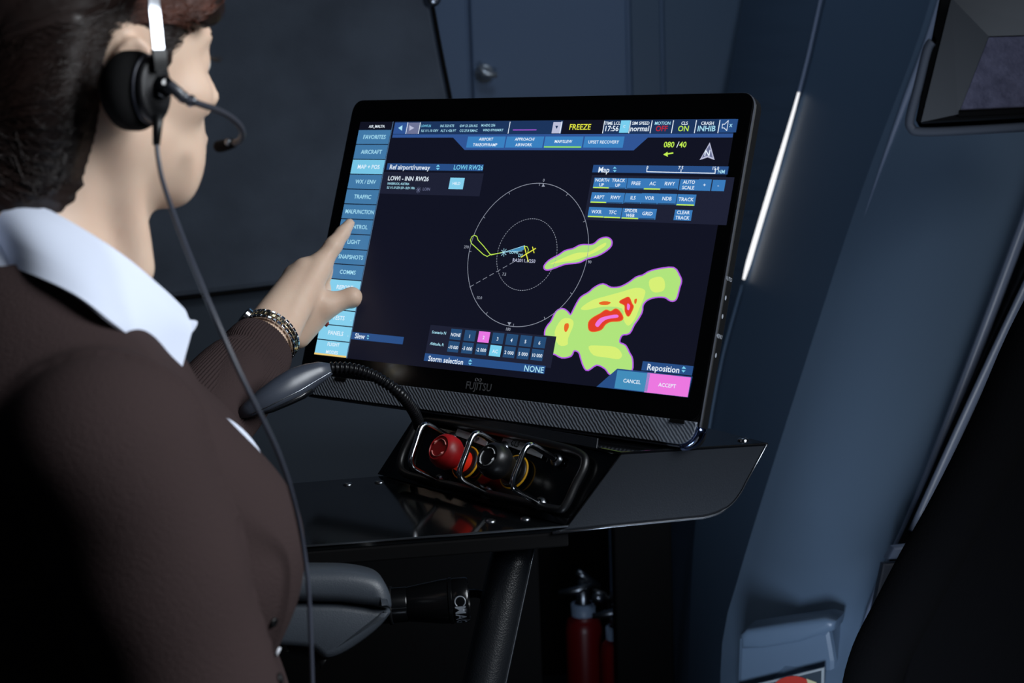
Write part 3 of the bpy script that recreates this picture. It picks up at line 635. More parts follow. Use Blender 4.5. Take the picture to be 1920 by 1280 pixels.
def estop(c, name, mcap, mmark, label, neck):
    q = Pp(*c8(*c), .050); base = q-nP*.050; Mz = zframe(base, nP, eu)
    b = obj(name, lathe([(.0125, .004), (.0125, .018), (.0165, .024), (.0195, .030), (.0200, .038), (.0185, .0445), (.0150, .0485), (.0142, .0490), (.0138, .0478), (0, .0482)], 28, Mz, caps=False), mcap, con, True, label, auto=40)
    obj('collar', lathe([(.0185, 0), (.0185, .004), (.0165, .006), (.0128, .006)], 28, Mz, caps=False), M_black, b, True)
    obj('ring', tube([Mz @ Vector((.0190*math.cos(a), .0190*math.sin(a), .0030)) for a in np.linspace(0, 2*math.pi, 33)[:-1]], .0013, 6, closed=True), mat('yellow_ring', (214, 158, 22), .5), b, True, 'thin yellow ring')
    obj('neck', lathe([(.0128, .0045), (.0128, .018), (.0162, .0235)], 24, Mz, caps=False), neck, b, True)
    for k in range(2 if name == 'emergency_button' else 3):
        n = 2 if name == 'emergency_button' else 3; a0 = k*2*math.pi/n+.5; a1 = a0+2*math.pi/n*.66
        arc = [Mz @ Vector((.0102*math.cos(a), .0102*math.sin(a), .0484)) for a in np.linspace(a0, a1, 9)]
        obj('arrow_mark', tube(arc+[Mz @ Vector((.0102*math.cos(a1+.28), .0102*math.sin(a1+.28), .0484))], [.0010]*8+[.0024, .0003], 6, flat=.4, up=nP), mmark, b)
estop((602, 418), 'emergency_button', mat('red_plastic', (150, 16, 20), .42), mat('mark_pink', (206, 130, 124), .5), 'red mushroom emergency stop button', mat('lit_red_neck', (210, 40, 20), .3, emit=(120, 18, 6), es=.6))
estop((990, 490), 'rotary_button', mat('black_button', (20, 21, 23), .35), mat('mark_grey', (170, 174, 176), .5), 'black mushroom button with white rotation arrows', mat('black_neck', (24, 22, 16), .4))
def plate(pts, s, tc_, h):
    p = obj('label_plate', slab([Pp(*c8(*q), .002) for q in pts], .0015, .0003), mat('plate_grey', (150, 156, 162), .45), con, label='grey engraved label plate')
    d = (Pp(*c8(*pts[1]), .002)-Pp(*c8(*pts[0]), .002)).normalized()
    g = xf(text(s, h, .8, 0, 0, .0004), frame(Pp(*c8(*tc_), .002), d, nP.cross(d), nP)); obj('lettering', g, M_dark, p)
plate([(758, 268), (1005, 352), (985, 412), (738, 322)], 'STOP', (890, 352), .0062)
plate([(1130, 326), (1450, 440), (1424, 506), (1106, 388)], 'CLS', (1222, 388), .0070)
obj('indicator_stud', lathe([(.0026, 0), (.0026, .0016), (0, .0022)], 12, zframe(Pp(*c8(1468, 404), .001), nP), caps=False), M_chrome, con, True)
obj('under_ledge', slab([Pp(*c8(*p), .001) for p in ((440, 125), (1120, 218), (1880, 345), (1870, 425), (1120, 300), (600, 205), (440, 180))], .002, .0004), M_cons, con)

# leaning support post
pt_, pb_ = P(966, 1012, 1.78), P(906, 1290, 1.75); dr = (pb_-pt_); k_ = (pt_.z-.03)/(pt_.z-pb_.z)
pole = thing('support_post', 'black textured leaning post under the console tray', 'post', pt_+dr*k_)
obj('sleeve', tube([pt_+dr*t for t in np.linspace(0.03, k_, 40)], .0238, 24), mat('black_leatherette', (17, 19, 22), .34, bump=(620, .14, 'voronoi')), pole, True, 'black leatherette sleeve')
obj('seam', tube([pt_+dr*t+Vector((.0228, -.008, 0)) for t in np.linspace(-.02, k_*.95, 30)], .0012, 5), M_steel, pole, True)
fp = pt_+dr*k_
obj('base', lathe([(.13, -.03), (.13, -.018), (.12, -.012), (.03, .0), (.024, .02)], 32, Matrix.Translation(fp), caps=True), M_black, pole, True, auto=40)

# gooseneck lamp
gd = [(786, 800, 1.865), (783, 787, 1.85), (772, 765, 1.82), (748, 736, 1.785), (715, 712, 1.78), (682, 697, 1.772), (650, 690, 1.765), (618, 690, 1.76)]
lamp = thing('gooseneck_lamp', 'black gooseneck reading lamp bending over the button box', 'lamp', P(*gd[0]))
gp_ = resample(cat([P(*p) for p in gd], 6), 180)
obj('gooseneck', tube(gp_, [.0062+.0009*math.sin(i*1.25) for i in range(180)], 12), mat('black_ribbed_steel', (24, 25, 28), .3, metal=.5), lamp, True, 'ribbed flexible neck')
def loft(secs, n=20):
    """secs: (centre, half axis a, half axis b) ellipses"""
    vs, fs = [], []
    for c, a, b in secs:
        for k in range(n):
            t = 2*math.pi*k/n; ca, sa = math.cos(t), math.sin(t)
            ca = math.copysign(abs(ca)**.8, ca); sa = math.copysign(abs(sa)**.8, sa); vs.append(c+a*ca+b*sa)
    for j in range(len(secs)-1):
        for k in range(n): fs.append((j*n+k, j*n+(k+1) % n, (j+1)*n+(k+1) % n, (j+1)*n+k))
    fs.append(list(range(n))[::-1]); fs.append([(len(secs)-1)*n+k for k in range(n)]); return vs, fs
hs_ = []
for top, bot, d, th in (((619, 681), (624, 701), 1.76, .007), ((597, 678), (607, 716), 1.758, .012), ((572, 682), (588, 731), 1.755, .016), ((545, 690), (570, 744), 1.75, .020), ((515, 708), (542, 757), 1.745, .022), ((485, 730), (512, 770), 1.74, .020), ((458, 755), (480, 780), 1.737, .013), ((444, 772), (453, 784), 1.735, .004)):
    a, b = P(*top, d), P(*bot, d); hs_.append(((a+b)/2, (a-b)/2, CF*th))
obj('lamp_head', loft(hs_), mat('satin_black', (62, 68, 80), .36, spec=.6), lamp, True, 'satin black tapered lamp head')
sm_ = [c-a*.55-CF*b.length*.86 for c, a, b in hs_]
obj('head_seam', tube(cat(sm_[:-1], 4), .0007, 5), M_steel, lamp, True, 'thin bright seam')
obj('lens', loft([(c-a*.9+CF*.002, a*.22, b*.8) for c, a, b in hs_[2:7]]), mat('lens_dark', (20, 22, 26), .2), lamp, True)

# flashlight clipped below the tray
c1 = lambda x, y: (500+x/3.048, 860+y/3.048)
fa, fb2 = P(*c1(600, 846), 1.70), P(*c1(1155, 802), 1.70); ax = (fb2-fa).normalized(); Lf = (fb2-fa).length
k = 1.70/3000/3.048
def fx(x): return (x-600)/(1155-600)*Lf
M_fl = mat('anodised_black', (14, 15, 17), .2, metal=.4, spec=.6)
fl = thing('flashlight', 'black aluminium flashlight beside the leaning post', 'flashlight', (fa+fb2)/2-UPZ*.02)
Mf = zframe(fa, ax, -CF)
R1, R2_ = 100*k, 128*k
obj('barrel', lathe([(R1, fx(470)), (R1, fx(800)), (R1*.97, fx(806))], 32, Mf), M_fl, fl, True, auto=30)
obj('head', lathe([(R1*.98, fx(808)), (R1*1.0, fx(815)), (R2_*.98, fx(1000)), (R2_, fx(1040))], 32, Mf), M_fl, fl, True, auto=30)
obj('face_cap', lathe([(R2_*.97, fx(1040)), (R2_*1.03, fx(1046)), (R2_*1.03, fx(1062)), (R2_*.98, fx(1066)), (R2_*1.0, fx(1072)), (R2_*1.0, fx(1145)), (R2_*.95, fx(1156)), (R2_*.82, fx(1156)), (R2_*.80, fx(1146)), (0, fx(1140))], 32, Mf, caps=False), M_fl, fl, True, 'ridged face cap', auto=30)
for y in (800, 942):
    obj('edge_line', tube([fa+ax*fx(x)+Mf.to_3x3() @ Vector((R1*1.005*math.cos(t), R1*1.005*math.sin(t), 0)) for x, t in ((690, .05 if y == 800 else .0), (805, .05 if y == 800 else .0))], .0006, 5), M_steel, fl) if y == 800 else None
Mf3 = Mf.to_3x3(); cv = -CF; dn = ax.cross(cv).normalized()
if dn.z > 0: dn = -dn
tx = text('MAG', .011, .8, 0, 0, 0); r_ = R2_*1.004
def wrap(g, u0, v0):
    return [tuple(fa+ax*(v0+v[1])+(cv*math.cos((u0+v[0])/r_)+dn*math.sin((u0+v[0])/r_))*r_) for v in g[0]], g[1]
M_eng = mat('engraving', (120, 126, 134), .4)
obj('lettering', wrap(tx, .016, fx(1110)), M_eng, fl, label='engraved maker lettering')
ringp = [(.0055*math.cos(t), .0055*math.sin(t), 0) for t in np.linspace(.6, 5.6, 18)]
obj('engraved_mark', tube([Vector(p) for p in wrap((ringp, []), -.002, fx(1110))[0]], .0007, 5), M_eng, fl)
pj = pt_.lerp(pb_, .42)
obj('clip', merge(lathe([(R1*1.0, fx(700)), (R1*1.1, fx(700)), (R1*1.1, fx(720)), (R1, fx(720))], 24, Mf, caps=False), tube([fa+ax*fx(710)+CF*R1, fa+ax*fx(760)+CF*(R1+.03), pj+CF*.026+Vector((-.03, .02, 0)), pj+CF*.018], .005, 8)), M_black, fl, True)

# grey seat arm
seat = thing('seat_armrest', 'grey moulded armrest reaching out past her waist', 'armrest', P(470, 1300, 1.55))
M_arm = mat('grey_vinyl', (58, 64, 72), .42, spec=.4, bump=(900, .15, 'noise'))
sp_ = [(-250, 640), (300, 636), (480, 642), (600, 664), (660, 695), (695, 745), (715, 815), (706, 862), (600, 846), (430, 826), (-250, 815)]
dS = 1.55; nA = Vector((.15, -.97, .18)).normalized(); pA = P(660, 1140, dS); Ap = lambda x, y, o=0: onp(*c1(x, y), pA-nA*o, nA)
obj('arm_pad', slab(cat([Ap(*p, -.01) for p in sp_[:-1]], 3)+[Ap(*sp_[-1], -.01)], .075, .010), M_arm, seat, True, 'padded grey arm top', auto=50)
lo_ = [(-250, 812), (430, 825), (600, 850), (707, 868), (690, 915), (620, 990), (500, 1080), (400, 1135), (330, 1148), (285, 1115), (210, 1085), (-250, 1060)]
obj('arm_shell', slab([Ap(*lo_[0])]+cat([Ap(*p) for p in lo_[1:]], 3), .06, .008), M_arm, seat, True, 'grey lower arm shell', auto=50)
a_ = Ap(-120, 1000, .03)
obj('arm_post', tube([a_, Vector((a_.x, a_.y, .0))], .03, 16), M_black, seat, True)
obj('arm_lever', tube(cat([Ap(*p, .02) for p in ((120, 1060), (220, 1085), (290, 1130), (330, 1160))], 4), .008, 8), M_black, seat, True)

# fire extinguishers in the dark footwell
def extinguisher(cx_, topy, r, d, label, ring_):
    c = P(cx_, topy, d); s = d/3000
    base = Vector((c.x, c.y, 0)); h = c.z
    e_ = thing('fire_extinguisher', label, 'extinguisher', base, group='red fire extinguishers in the footwell')
    M = Matrix.Translation(base)
    obj('cylinder', lathe([(r*.95, 0), (r, .01), (r, h-.03), (r*.9, h-.012), (r*.62, h), (r*.55, h)], 28, M), mat('red_enamel', (112, 10, 14), .35), e_, True, 'red enamel cylinder')
    obj('collar', lathe([(r*.66, h), (r*.66, h+.024), (r*.5, h+.026)], 24, M, caps=False), mat('pale_blue_band', (150, 170, 196), .4), e_, True, 'pale band')
    v = obj('valve', lathe([(r*.36, h+.02), (r*.36, h+.05), (r*.25, h+.055), (r*.25, h+.075), (0, h+.08)], 16, M, caps=False), M_steel, e_, True)
    obj('lever', tube([base+Vector((-.05, -.02, h+.055)), base+Vector((-.01, -.02, h+.06)), base+Vector((.02, -.02, h+.072))], [.006, .009, .006], 8), M_steel, v, True)
    obj('lever', tube([base+Vector((-.012, -.02, h+.098)), base+Vector((.0, -.02, h+.09)), base+Vector((.034, -.02, h+.066))], [.008, .008, .005], 8), M_steel, v, True)
    obj('gauge', lathe([(.014, 0), (.014, .008), (0, .009)], 16, zframe(base+Vector((.03, -.03, h+.045)), (0, -1, 0)), caps=False), M_steel, v, True)
    obj('hose', tube(cat([base+Vector(q) for q in ((.02, 0, h+.05), (.055, -.01, h+.03), (r+.012, -.015, h-.06), (r+.008, -.01, h-.2))], 5), .007, 8), M_black, e_, True)
extinguisher(1094, 1152, .038, 3.3, 'larger red fire extinguisher nearest the post in the dark footwell', True)
extinguisher(1157, 1196, .034, 3.22, 'smaller red fire extinguisher half hidden behind the black wall edge', True)
dkA, dkB = P(1154, 1100, 3.0), P(1262, 1100, 3.0)
struct('wall_footwell', rbox(((dkA.x+dkB.x)/2, dkA.y+.06, .42), (dkB.x-dkA.x, .10, .84), .004), M_dark, 'black footwell side wall')
struct('wall_footwell_back', rbox(((dkA.x)-.45, 3.75, .45), (.98, .06, .90), .004), M_dark, 'black footwell rear wall')
fwA, fwB = P(430, 1100, 2.6), P(1012, 1100, 2.6)
struct('shade_panel', rbox(((fwA.x+fwB.x)/2, 2.58, .355), (fwB.x-fwA.x, .05, .71), .004), M_dark, 'added black panel giving the shade under the console tray')  # added black panel stands in for the shade below the tray

# dark foreground seat back at the right edge
sb = thing('pilot_seat', 'black high seat back filling the lower right edge', 'seat', P(1800, 1290, 1.9))
so = [(2060, 380), (1990, 480), (1915, 620), (1845, 780), (1770, 930), (1705, 1045), (1655, 1140), (1620, 1210), (1600, 1290), (1590, 1420), (2080, 1420), (2120, 800)]
nB = Vector((-.3, -.95, .1)).normalized(); pB = P(1800, 1000, 1.9); M_seat = mat('black_cloth', (3, 3, 4), .95, spec=.05, bump=(300, .3, 'noise'))
obj('back_cushion', slab(cat([onp(x, y, pB, nB) for x, y in so], 3, True), .16, .03), M_seat, sb, True, auto=60)
obj('side_bolster', tube(cat([onp(x+30, y+20, pB+nB*.02, nB) for x, y in so[1:10]], 4), .035, 12), M_seat, sb, True)
q_ = onp(1850, 1420, pB-nB*.08, nB)
obj('pedestal', tube([q_+UPZ*.1, Vector((q_.x, q_.y, 0))], .12, 16), M_seat, sb, True)
# ================================================================== PERSON : signed-distance modelling
def _n(v): return np.array(tuple(v), float)
def cap(p, a, b, ra, rb):
    a, b = _n(a), _n(b); ba = b-a; t = np.clip(((p-a) @ ba)/(ba @ ba), 0, 1)
    return np.linalg.norm(p-a-t[:, None]*ba, axis=1)-(ra+(rb-ra)*t)
def sph(p, c, r): return np.linalg.norm(p-_n(c), axis=1)-r
def ell(p, c, r, R=None):
    q = p-_n(c)
    if R is not None: q = q @ R
    r = np.array(r, float); k0 = np.linalg.norm(q/r, axis=1); k1 = np.linalg.norm(q/(r*r), axis=1)
    return k0*(k0-1)/np.maximum(k1, 1e-9)
def smin(a, b, k):
    h = np.clip(.5+.5*(b-a)/k, 0, 1); return b*(1-h)+a*h-k*h*(1-h)
def smax(a, b, k): return -smin(-a, -b, k)
def rotm(axis, deg): return np.array(Matrix.Rotation(R_(deg), 3, axis))
def surface(sdf, lo, hi, h, slack=1.5):
    """sparse surface nets: numpy isosurface of sdf = 0"""
    lo = np.array(lo, float); B = 8; nb = np.ceil((np.array(hi)-lo)/(B*h)).astype(int)
    g = np.stack(np.meshgrid(*[np.arange(n) for n in nb], indexing='ij'), -1).reshape(-1, 3)
    d = np.concatenate([sdf(lo+(c+.5)*B*h) for c in np.array_split(g, max(1, len(g)//200000))])
    g = g[np.abs(d) < B*h*.87*slack]
    off = np.stack(np.meshgrid(*[np.arange(B+1)]*3, indexing='ij'), -1).reshape(-1, 3)
    dims = nb*B+2; mul = np.array([dims[1]*dims[2], dims[2], 1])
    cid, cpos, edges = [], [], [[], [], []]
    for ch in np.array_split(g, max(1, len(g)//400)):
        if not len(ch): continue
        pts = (ch[:, None, :]*B+off[None]).reshape(-1, 3)
        v = sdf(lo+pts*h).reshape(len(ch), B+1, B+1, B+1)
        s = v < 0
        cnt = np.zeros((len(ch), B, B, B)); acc = np.zeros((len(ch), B, B, B, 3))
        for ax_ in range(3):
            for o1 in (0, 1):
                for o2 in (0, 1):
                    sl0 = [slice(0, B)]*3; others = [i for i in range(3) if i != ax_]
                    sl0[others[0]] = slice(o1, B+o1); sl0[others[1]] = slice(o2, B+o2); sl1 = list(sl0); sl1[ax_] = slice(1, B+1)
                    v0, v1 = v[(slice(None), *sl0)], v[(slice(None), *sl1)]; x = (v0 < 0) != (v1 < 0)
                    with np.errstate(divide='ignore', invalid='ignore'): t = np.where(x, v0/(v0-v1), 0)
                    cnt += x; e = np.zeros(acc.shape); e[..., ax_] = t; e[..., others[0]] = o1; e[..., others[1]] = o2
                    acc += np.where(x[..., None], e, 0)
        bi, i, j, k = np.nonzero(cnt)
        cell = ch[bi]*B+np.stack([i, j, k], -1)
        cid.append(cell @ mul); cpos.append(lo+(cell+acc[bi, i, j, k]/cnt[bi, i, j, k][:, None])*h)
        for ax_ in range(3):
            sl1 = [slice(0, B)]*3; sl1[ax_] = slice(1, B+1)
            v0, v1 = s[:, :B, :B, :B], s[(slice(None), *sl1)]
            bi, i, j, k = np.nonzero(v0 != v1); cell = ch[bi]*B+np.stack([i, j, k], -1)
            edges[ax_].append(np.concatenate([cell, v0[bi, i, j, k][:, None]], 1))
    cid = np.concatenate(cid); cpos = np.concatenate(cpos); u, idx = np.unique(cid, return_index=True); vs = cpos[idx]
    fs = []
    for ax_ in range(3):
        E = np.concatenate(edges[ax_])
        if not len(E): continue
        a, b = (ax_+1) % 3, (ax_+2) % 3
        da = np.zeros(3, int); da[a] = 1; db = np.zeros(3, int); db[b] = 1
        c0_ = E[:, :3]; q = np.stack([(c0_-da-db) @ mul, (c0_-db) @ mul, c0_ @ mul, (c0_-da) @ mul], 1)
        ii = np.searchsorted(u, q); ii = np.minimum(ii, len(u)-1); ok = (u[ii] == q).all(1)
        ii = ii[ok]; inside = E[ok, 3].astype(bool); ii[~inside] = ii[~inside][:, ::-1]; fs.append(ii)
    return vs, np.concatenate(fs)
def np_obj(name, vf, m, parent, smooth=True, label=None):
    vs, fs = vf; Mi = np.array(MW[parent.name].inverted()); vs = vs @ Mi[:3, :3].T+Mi[:3, 3]
    me = bpy.data.meshes.new(name); me.vertices.add(len(vs)); me.vertices.foreach_set('co', vs.ravel())
    k = fs.shape[1]; me.loops.add(fs.size); me.loops.foreach_set('vertex_index', fs.ravel().astype(np.int32))
    me.polygons.add(len(fs)); me.polygons.foreach_set('loop_start', np.arange(0, fs.size, k, dtype=np.int32)); me.polygons.foreach_set('loop_total', np.full(len(fs), k, np.int32))
    me.polygons.foreach_set('use_smooth', np.ones(len(fs), bool)); me.update(); me.validate()
    me.materials.append(m); o = bpy.data.objects.new(name, me); COL.objects.link(o); o.parent = parent; MW[o.name] = MW[parent.name]
    if label: o['label'] = label
    return o

# ---- frames
HS = 1.03                                            # head scale
yaw_h, yaw_b = R_(46.5), R_(18)
hf = Vector((math.cos(yaw_h), math.sin(yaw_h), -.03)).normalized(); hl = Vector((-math.sin(yaw_h), math.cos(yaw_h), .03)).normalized(); hu = hf.cross(hl).normalized(); hl = hu.cross(hf)
TR = P(262, 148, 1.16); HO = TR+hl*.070*HS
HB = np.array([tuple(hf), tuple(hl), tuple(hu)]).T      # columns
def h2w(x, y, z): return HO+(hf*x+hl*y+hu*z)*(.001*HS)
def w2h(p): return (p-_n(HO)) @ HB/(.001*HS)
bf = Vector((math.cos(yaw_b), math.sin(yaw_b), 0)); bl_ = Vector((-math.sin(yaw_b), math.cos(yaw_b), 0))
BO = P(178, 655, 1.06)+bl_*.172; SR = P(196, 832, 1.055)
BB = np.array([tuple(bf), tuple(bl_), (0, 0, 1)]).T
def b2w(x, y, z): return BO+bf*x+bl_*y+UPZ*z
def w2b(p): return (p-_n(BO)) @ BB
SLs = P(205, 720, 1.38)
ELB = P(338, 846, 1.70); WR = P(512, 624, 1.915)
tipW = onp(655.5, 419, mo+mz*.0065, mz); DT = (tipW-CAM).dot(CF)
HD = DT-.030
def hpx(x, y, o=0): return P(x, y, HD+o)

# ---- head (millimetres, head frame)
def head_sdf(q):
    a = q.copy(); a[:, 1] = np.abs(a[:, 1])
    d = ell(q, (-5, 0, 48), (94, 73, 82))
    d = smin(d, ell(q, (36, 0, -8), (56, 56, 80)), 22)
    d = smin(d, cap(a, (6, 44, -46), (60, 20, -80), 15, 14), 22)
    d = smin(d, sph(q, (71, 0, -79), 17), 24)
    d = smin(d, ell(a, (58, 41, -12), (22, 19, 18)), 14)
    d = smin(d, ell(q, (75, 0, -48), (20, 27, 28)), 18)
    d = smin(d, ell(q, (76, 0, 32), (15, 46, 12)), 14)
    d = smin(d, ell(a, (58, 25, -60), (20, 15, 22)), 18)
    d = smin(d, cap(q, (90, 0, 24), (109, 0, -14), 6.5, 8.8), 9)
    d = smin(d, sph(a, (97, 10, -22), 7), 6)
    d = smax(d, -sph(a, (101, 31, 13), 12), 11)
    d = smin(d, sph(a, (75, 30, 13), 12.3), 6)
    d = smin(d, ell(q, (91.5, 0, -46), (7, 20, 5)), 6)
    d = smin(d, ell(q, (90.5, 0, -55.5), (7, 18, 5.5)), 6)
    d = smax(d, -ell(q, (102, 0, -50.5), (9, 23, 1.3)), 2.5)
    return d
RE = rotm('Z', 24) @ rotm('Y', 12)
def ear_sdf(q):
    a = q.copy(); a[:, 1] = np.abs(a[:, 1])
    c = np.array([-10, 73, 1.]); e = (a-c) @ RE
    d = ell(e, (0, 0, 0), (15.5, 5, 27)); ring = np.abs(np.linalg.norm(e[:, [0, 2]]/np.array([13.5, 25]), axis=1)-1)*20
    d = smin(d, np.sqrt(ring**2+(e[:, 1]-3)**2)-3.2, 4)
    return smax(d, -ell(e, (4, 6, -4), (8, 6, 13)), 3)
NB = b2w(-.030, .0, .075); NT = h2w(-14, 0, -45)
def neck_w(p):
    d = cap(p, NT, NB, .052, .060)
    a, b = h2w(-6, -50, -28), b2w(.045, -.018, .035)
    d = smin(d, cap(p, a, b, .013, .010), .022)
    a, b = h2w(-6, 50, -28), b2w(.045, .018, .035)
    d = smin(d, cap(p, a, b, .013, .010), .022)
    return smin(d, cap(p, h2w(20, 0, -74), b2w(.022, 0, .03), .026, .024), .03)
# ---- torso (metres, torso frame)
def torso_sdf(q):
    a = q.copy(); a[:, 1] = np.abs(a[:, 1])
    d = ell(q, (0, 0, -.20), (.105, .148, .20))
    sr = w2b(_n(SR)[None])[0]; sl_ = w2b(_n(SLs)[None])[0]
    d = smin(d, np.minimum(cap(q, (-.01, 0, -.045), sr*np.array([1, .85, 1]), .062, .046), cap(q, (-.01, 0, -.045), sl_, .062, .046)), .05)
    d = smin(d, cap(a, (-.03, .02, .045), (-.012, .12, -.03), .040, .032), .04)
    d = smin(d, cap(a, (-.055, .03, .018), (-.05, .12, -.06), .045, .045), .04)
    d = smin(d, ell(a, (.062, .066, -.178), (.080, .078, .092)), .05)
    d = smin(d, ell(q, (.030, 0, -.42), (.118, .140, .20)), .06)
    d = smin(d, ell(q, (.0, 0, -.62), (.125, .175, .17)), .06)
    return d
ERl = P(440, 1500, 1.085); HRl = b2w(.26, -.19, -.52)
def arms_w(p, e=0):
    d = smin(cap(p, SR+UPZ*-.004, ERl, .056+e, .045+e), cap(p, ERl, HRl, .043+e, .032+e), .03)
    d2 = smin(cap(p, SLs, ELB, .050+e, .042+e), cap(p, ELB, WR, .041+e, .0235+e), .025)
    return np.minimum(d, d2)
# ---- left hand
IM, MMc, RM, PM = hpx(596, 503, .004), hpx(571, 504, .0), hpx(551, 517, .004), hpx(538, 542, .012)
def hand_w(p):
    ex = (CR*.7-CU*-.7*-1).normalized()           # across the wrist in the picture
    wa, wb = WR-(CR*.70-CU*.70)*.012, WR+(CR*.70-CU*.70)*.012
    d = np.minimum(cap(p, wa, MMc, .0195, .0130), cap(p, wb, IM, .0200, .0135))
    d = smin(d, cap(p, WR, IM, .020, .0135), .012)
    d = smin(d, cap(p, wa, RM, .0185, .0125), .012); d = smin(d, cap(p, wa, PM, .017, .0120), .012)
    # thumb
    d = smin(d, cap(p, hpx(556, 624, .004), hpx(612, 572, .0), .020, .0150), .016)
    d = smin(d, cap(p, hpx(612, 572, .0), hpx(660, 557, .002), .0150, .0112), .008)
    th = smin(cap(p, hpx(660, 556, .002), hpx(667, 562, .012), .0112, .0105), cap(p, hpx(667, 562, .012), hpx(660, 580, .024), .0105, .0080), .004)
    d = smin(d, th, .006)
    # index, pointing
    i1 = IM.lerp(tipW, .50)-CF*.004; i2 = IM.lerp(tipW, .78)-CF*.001
    d = smin(d, cap(p, IM, i1, .0138, .0108), .009)
    f = smin(cap(p, i1, i2, .0108, .0092), cap(p, i2, tipW, .0092, .0066), .003)
    d = smin(d, f, .005)
    for pts, r in (((MMc, hpx(606, 497, .040), hpx(622, 533, .052), hpx(606, 552, .034)), .0112), ((RM, hpx(582, 516, .043), hpx(604, 566, .056), hpx(596, 584, .036)), .0105), ((PM, hpx(566, 550, .040), hpx(598, 588, .050), hpx(612, 604, .036)), .0092)):
        g = smin(cap(p, pts[0], pts[1], r*1.15, r), cap(p, pts[1], pts[2], r, r*.9), .003); g = smin(g, cap(p, pts[2], pts[3], r*.9, r*.78), .003)
        d = smin(d, g, .006)
    return d
def near(p, c, r): return np.linalg.norm(p-_n(c), axis=1) < r
def grouped(p, parts):
    """parts: (centre, radius, fn); points outside a group's sphere only see the sphere"""
    d = np.full(len(p), 9.)
    for c, r, fn, k in parts:
        dist = np.linalg.norm(p-_n(c), axis=1); v = dist-r*.6; m = dist < r
        if m.any(): v[m] = fn(p[m])
        v = np.where(m, v, np.maximum(v, .05))
        d = smin(d, v, k) if k else np.minimum(d, v)
    return d
def body(p):
    return grouped(p, [(b2w(0, 0, -.3), .75, lambda q: torso_sdf(w2b(q))+.006, 0), ((SR+ERl)/2, .6, arms_w, .02), ((SLs+WR)/2, .55, arms_w, .02),
                       ((NT+NB)/2, .28, neck_w, .03), (HO, .26, lambda q: .001*HS*head_sdf(w2h(q)), .022), (HO, .2, lambda q: .001*HS*ear_sdf(w2h(q)), .005), (hpx(590, 560), .26, hand_w, .012)])

M_skin = mat('skin', (216, 188, 166), .48, spec=.35, sss=.12, bump=(900, .08, 'noise'), var=(38, (212, 181, 159)))
M_hair = mat('dark_brown_hair', (24, 17, 16), .42, spec=.5, var=(14, (40, 25, 20)))
M_knit = mat('brown_knit', (60, 49, 49), .95, spec=.08, bump=(520, .5, 'noise'))
M_shirt = mat('white_cotton', (222, 230, 248), .8, spec=.15)
base = Vector((BO.x, BO.y, 0))
per = thing('person', 'woman in a brown cardigan and white collar pointing at the touchscreen', 'person', base)
lo_b = np.minimum.reduce([_n(v) for v in (BO+Vector((-.30, -.30, -.62)), WR, ERl-Vector((.1, .1, .08)))])-.02
lo_b[2] = BO.z-.56
hi_b = np.maximum.reduce([_n(v) for v in (BO+Vector((.32, .34, .1)), tipW+Vector((.05, .05, .05)), HO+Vector((.16, .16, .16)))])+.02
bo = np_obj('body', surface(body, lo_b, hi_b, .0032), M_skin, per)
# ---- clothing
def march(px, py, sdf, d0=.9):
    # nearest surface point along the view line through a photo pixel (closest approach if it just misses)
    t = np.linspace(d0, d0+.5, 900); p = np.array([_n(P(px, py, float(x))) for x in t]); v = sdf(p); i = int(np.argmax(v < .0005)) if (v < .0005).any() else int(np.argmin(v))
    q = p[i]; g = np.array([sdf((q+np.eye(3)[k]*.001)[None])[0]-sdf((q-np.eye(3)[k]*.001)[None])[0] for k in range(3)]); g /= np.linalg.norm(g)
    return Vector((q-g*v[i]).tolist()), Vector(g.tolist())
def wrinkle(p):
    return .0016*np.sin(p[:, 2]*38+p[:, 0]*21+2*np.sin(p[:, 1]*14))+.0010*np.sin(p[:, 2]*71-p[:, 1]*33+1.3)
S0 = onp(446, 834, BO, bl_); sdx = (CR*66-CU*74).normalized(); sdy = sdx.cross(bl_).normalized()
SHR = np.array([tuple(sdx), tuple(bl_), tuple(sdx.cross(bl_))]).T
def shirt_bulge(p): return ell(p, S0, (.030, .016, .011), SHR)
axF = (WR-ELB).normalized()
def cardigan(p):
    q = w2b(p)
    d = grouped(p, [(b2w(0, 0, -.3), .78, lambda x: torso_sdf(w2b(x))-.007, 0), ((SR+ERl)/2, .62, lambda x: arms_w(x, .009), .012), ((SLs+WR)/2, .6, lambda x: arms_w(x, .010), .012)])
    d = d+wrinkle(p)
    d = smax(d, -cap(p, NB-UPZ*.03, NT+UPZ*.1, .086, .10), .006)                        # neck opening
    v = np.maximum(np.abs(q[:, 1])-np.clip(.020+.03*(q[:, 2]+.12), .004, .03), .02-q[:, 0]); v = np.maximum(v, -.165-q[:, 2])
    d = smax(d, -v, .003)
    cut = (p-_n(WR-axF*.085)) @ _n(axF)                                                  # sleeve ends in the cuff
    far = np.linalg.norm(p-_n(WR), axis=1) < .16
    d = np.where(far, np.maximum(d, cut), d)
    return d
lo_c = lo_b-.02; hi_c = np.array([max(_n(WR)[0], BO.x+.36), WR.y+.06, BO.z+.16])
cg = np_obj('cardigan', surface(cardigan, lo_c, hi_c, .0036), M_knit, per, label='dark brown knitted cardigan')
def shirt(p):
    d = torso_sdf(w2b(p))-.0015; q = w2b(p)
    d = smin(d, shirt_bulge(p), .008)
    return np.maximum(np.maximum(d, np.abs(q[:, 1])-.15), np.maximum(-.26-q[:, 2], -q[:, 0]-.16))
sh = np_obj('shirt', surface(shirt, _n(BO)-np.array([.28, .28, .27]), _n(BO)+np.array([.28, .28, .14]), .0036), M_shirt, per, label='white shirt front')
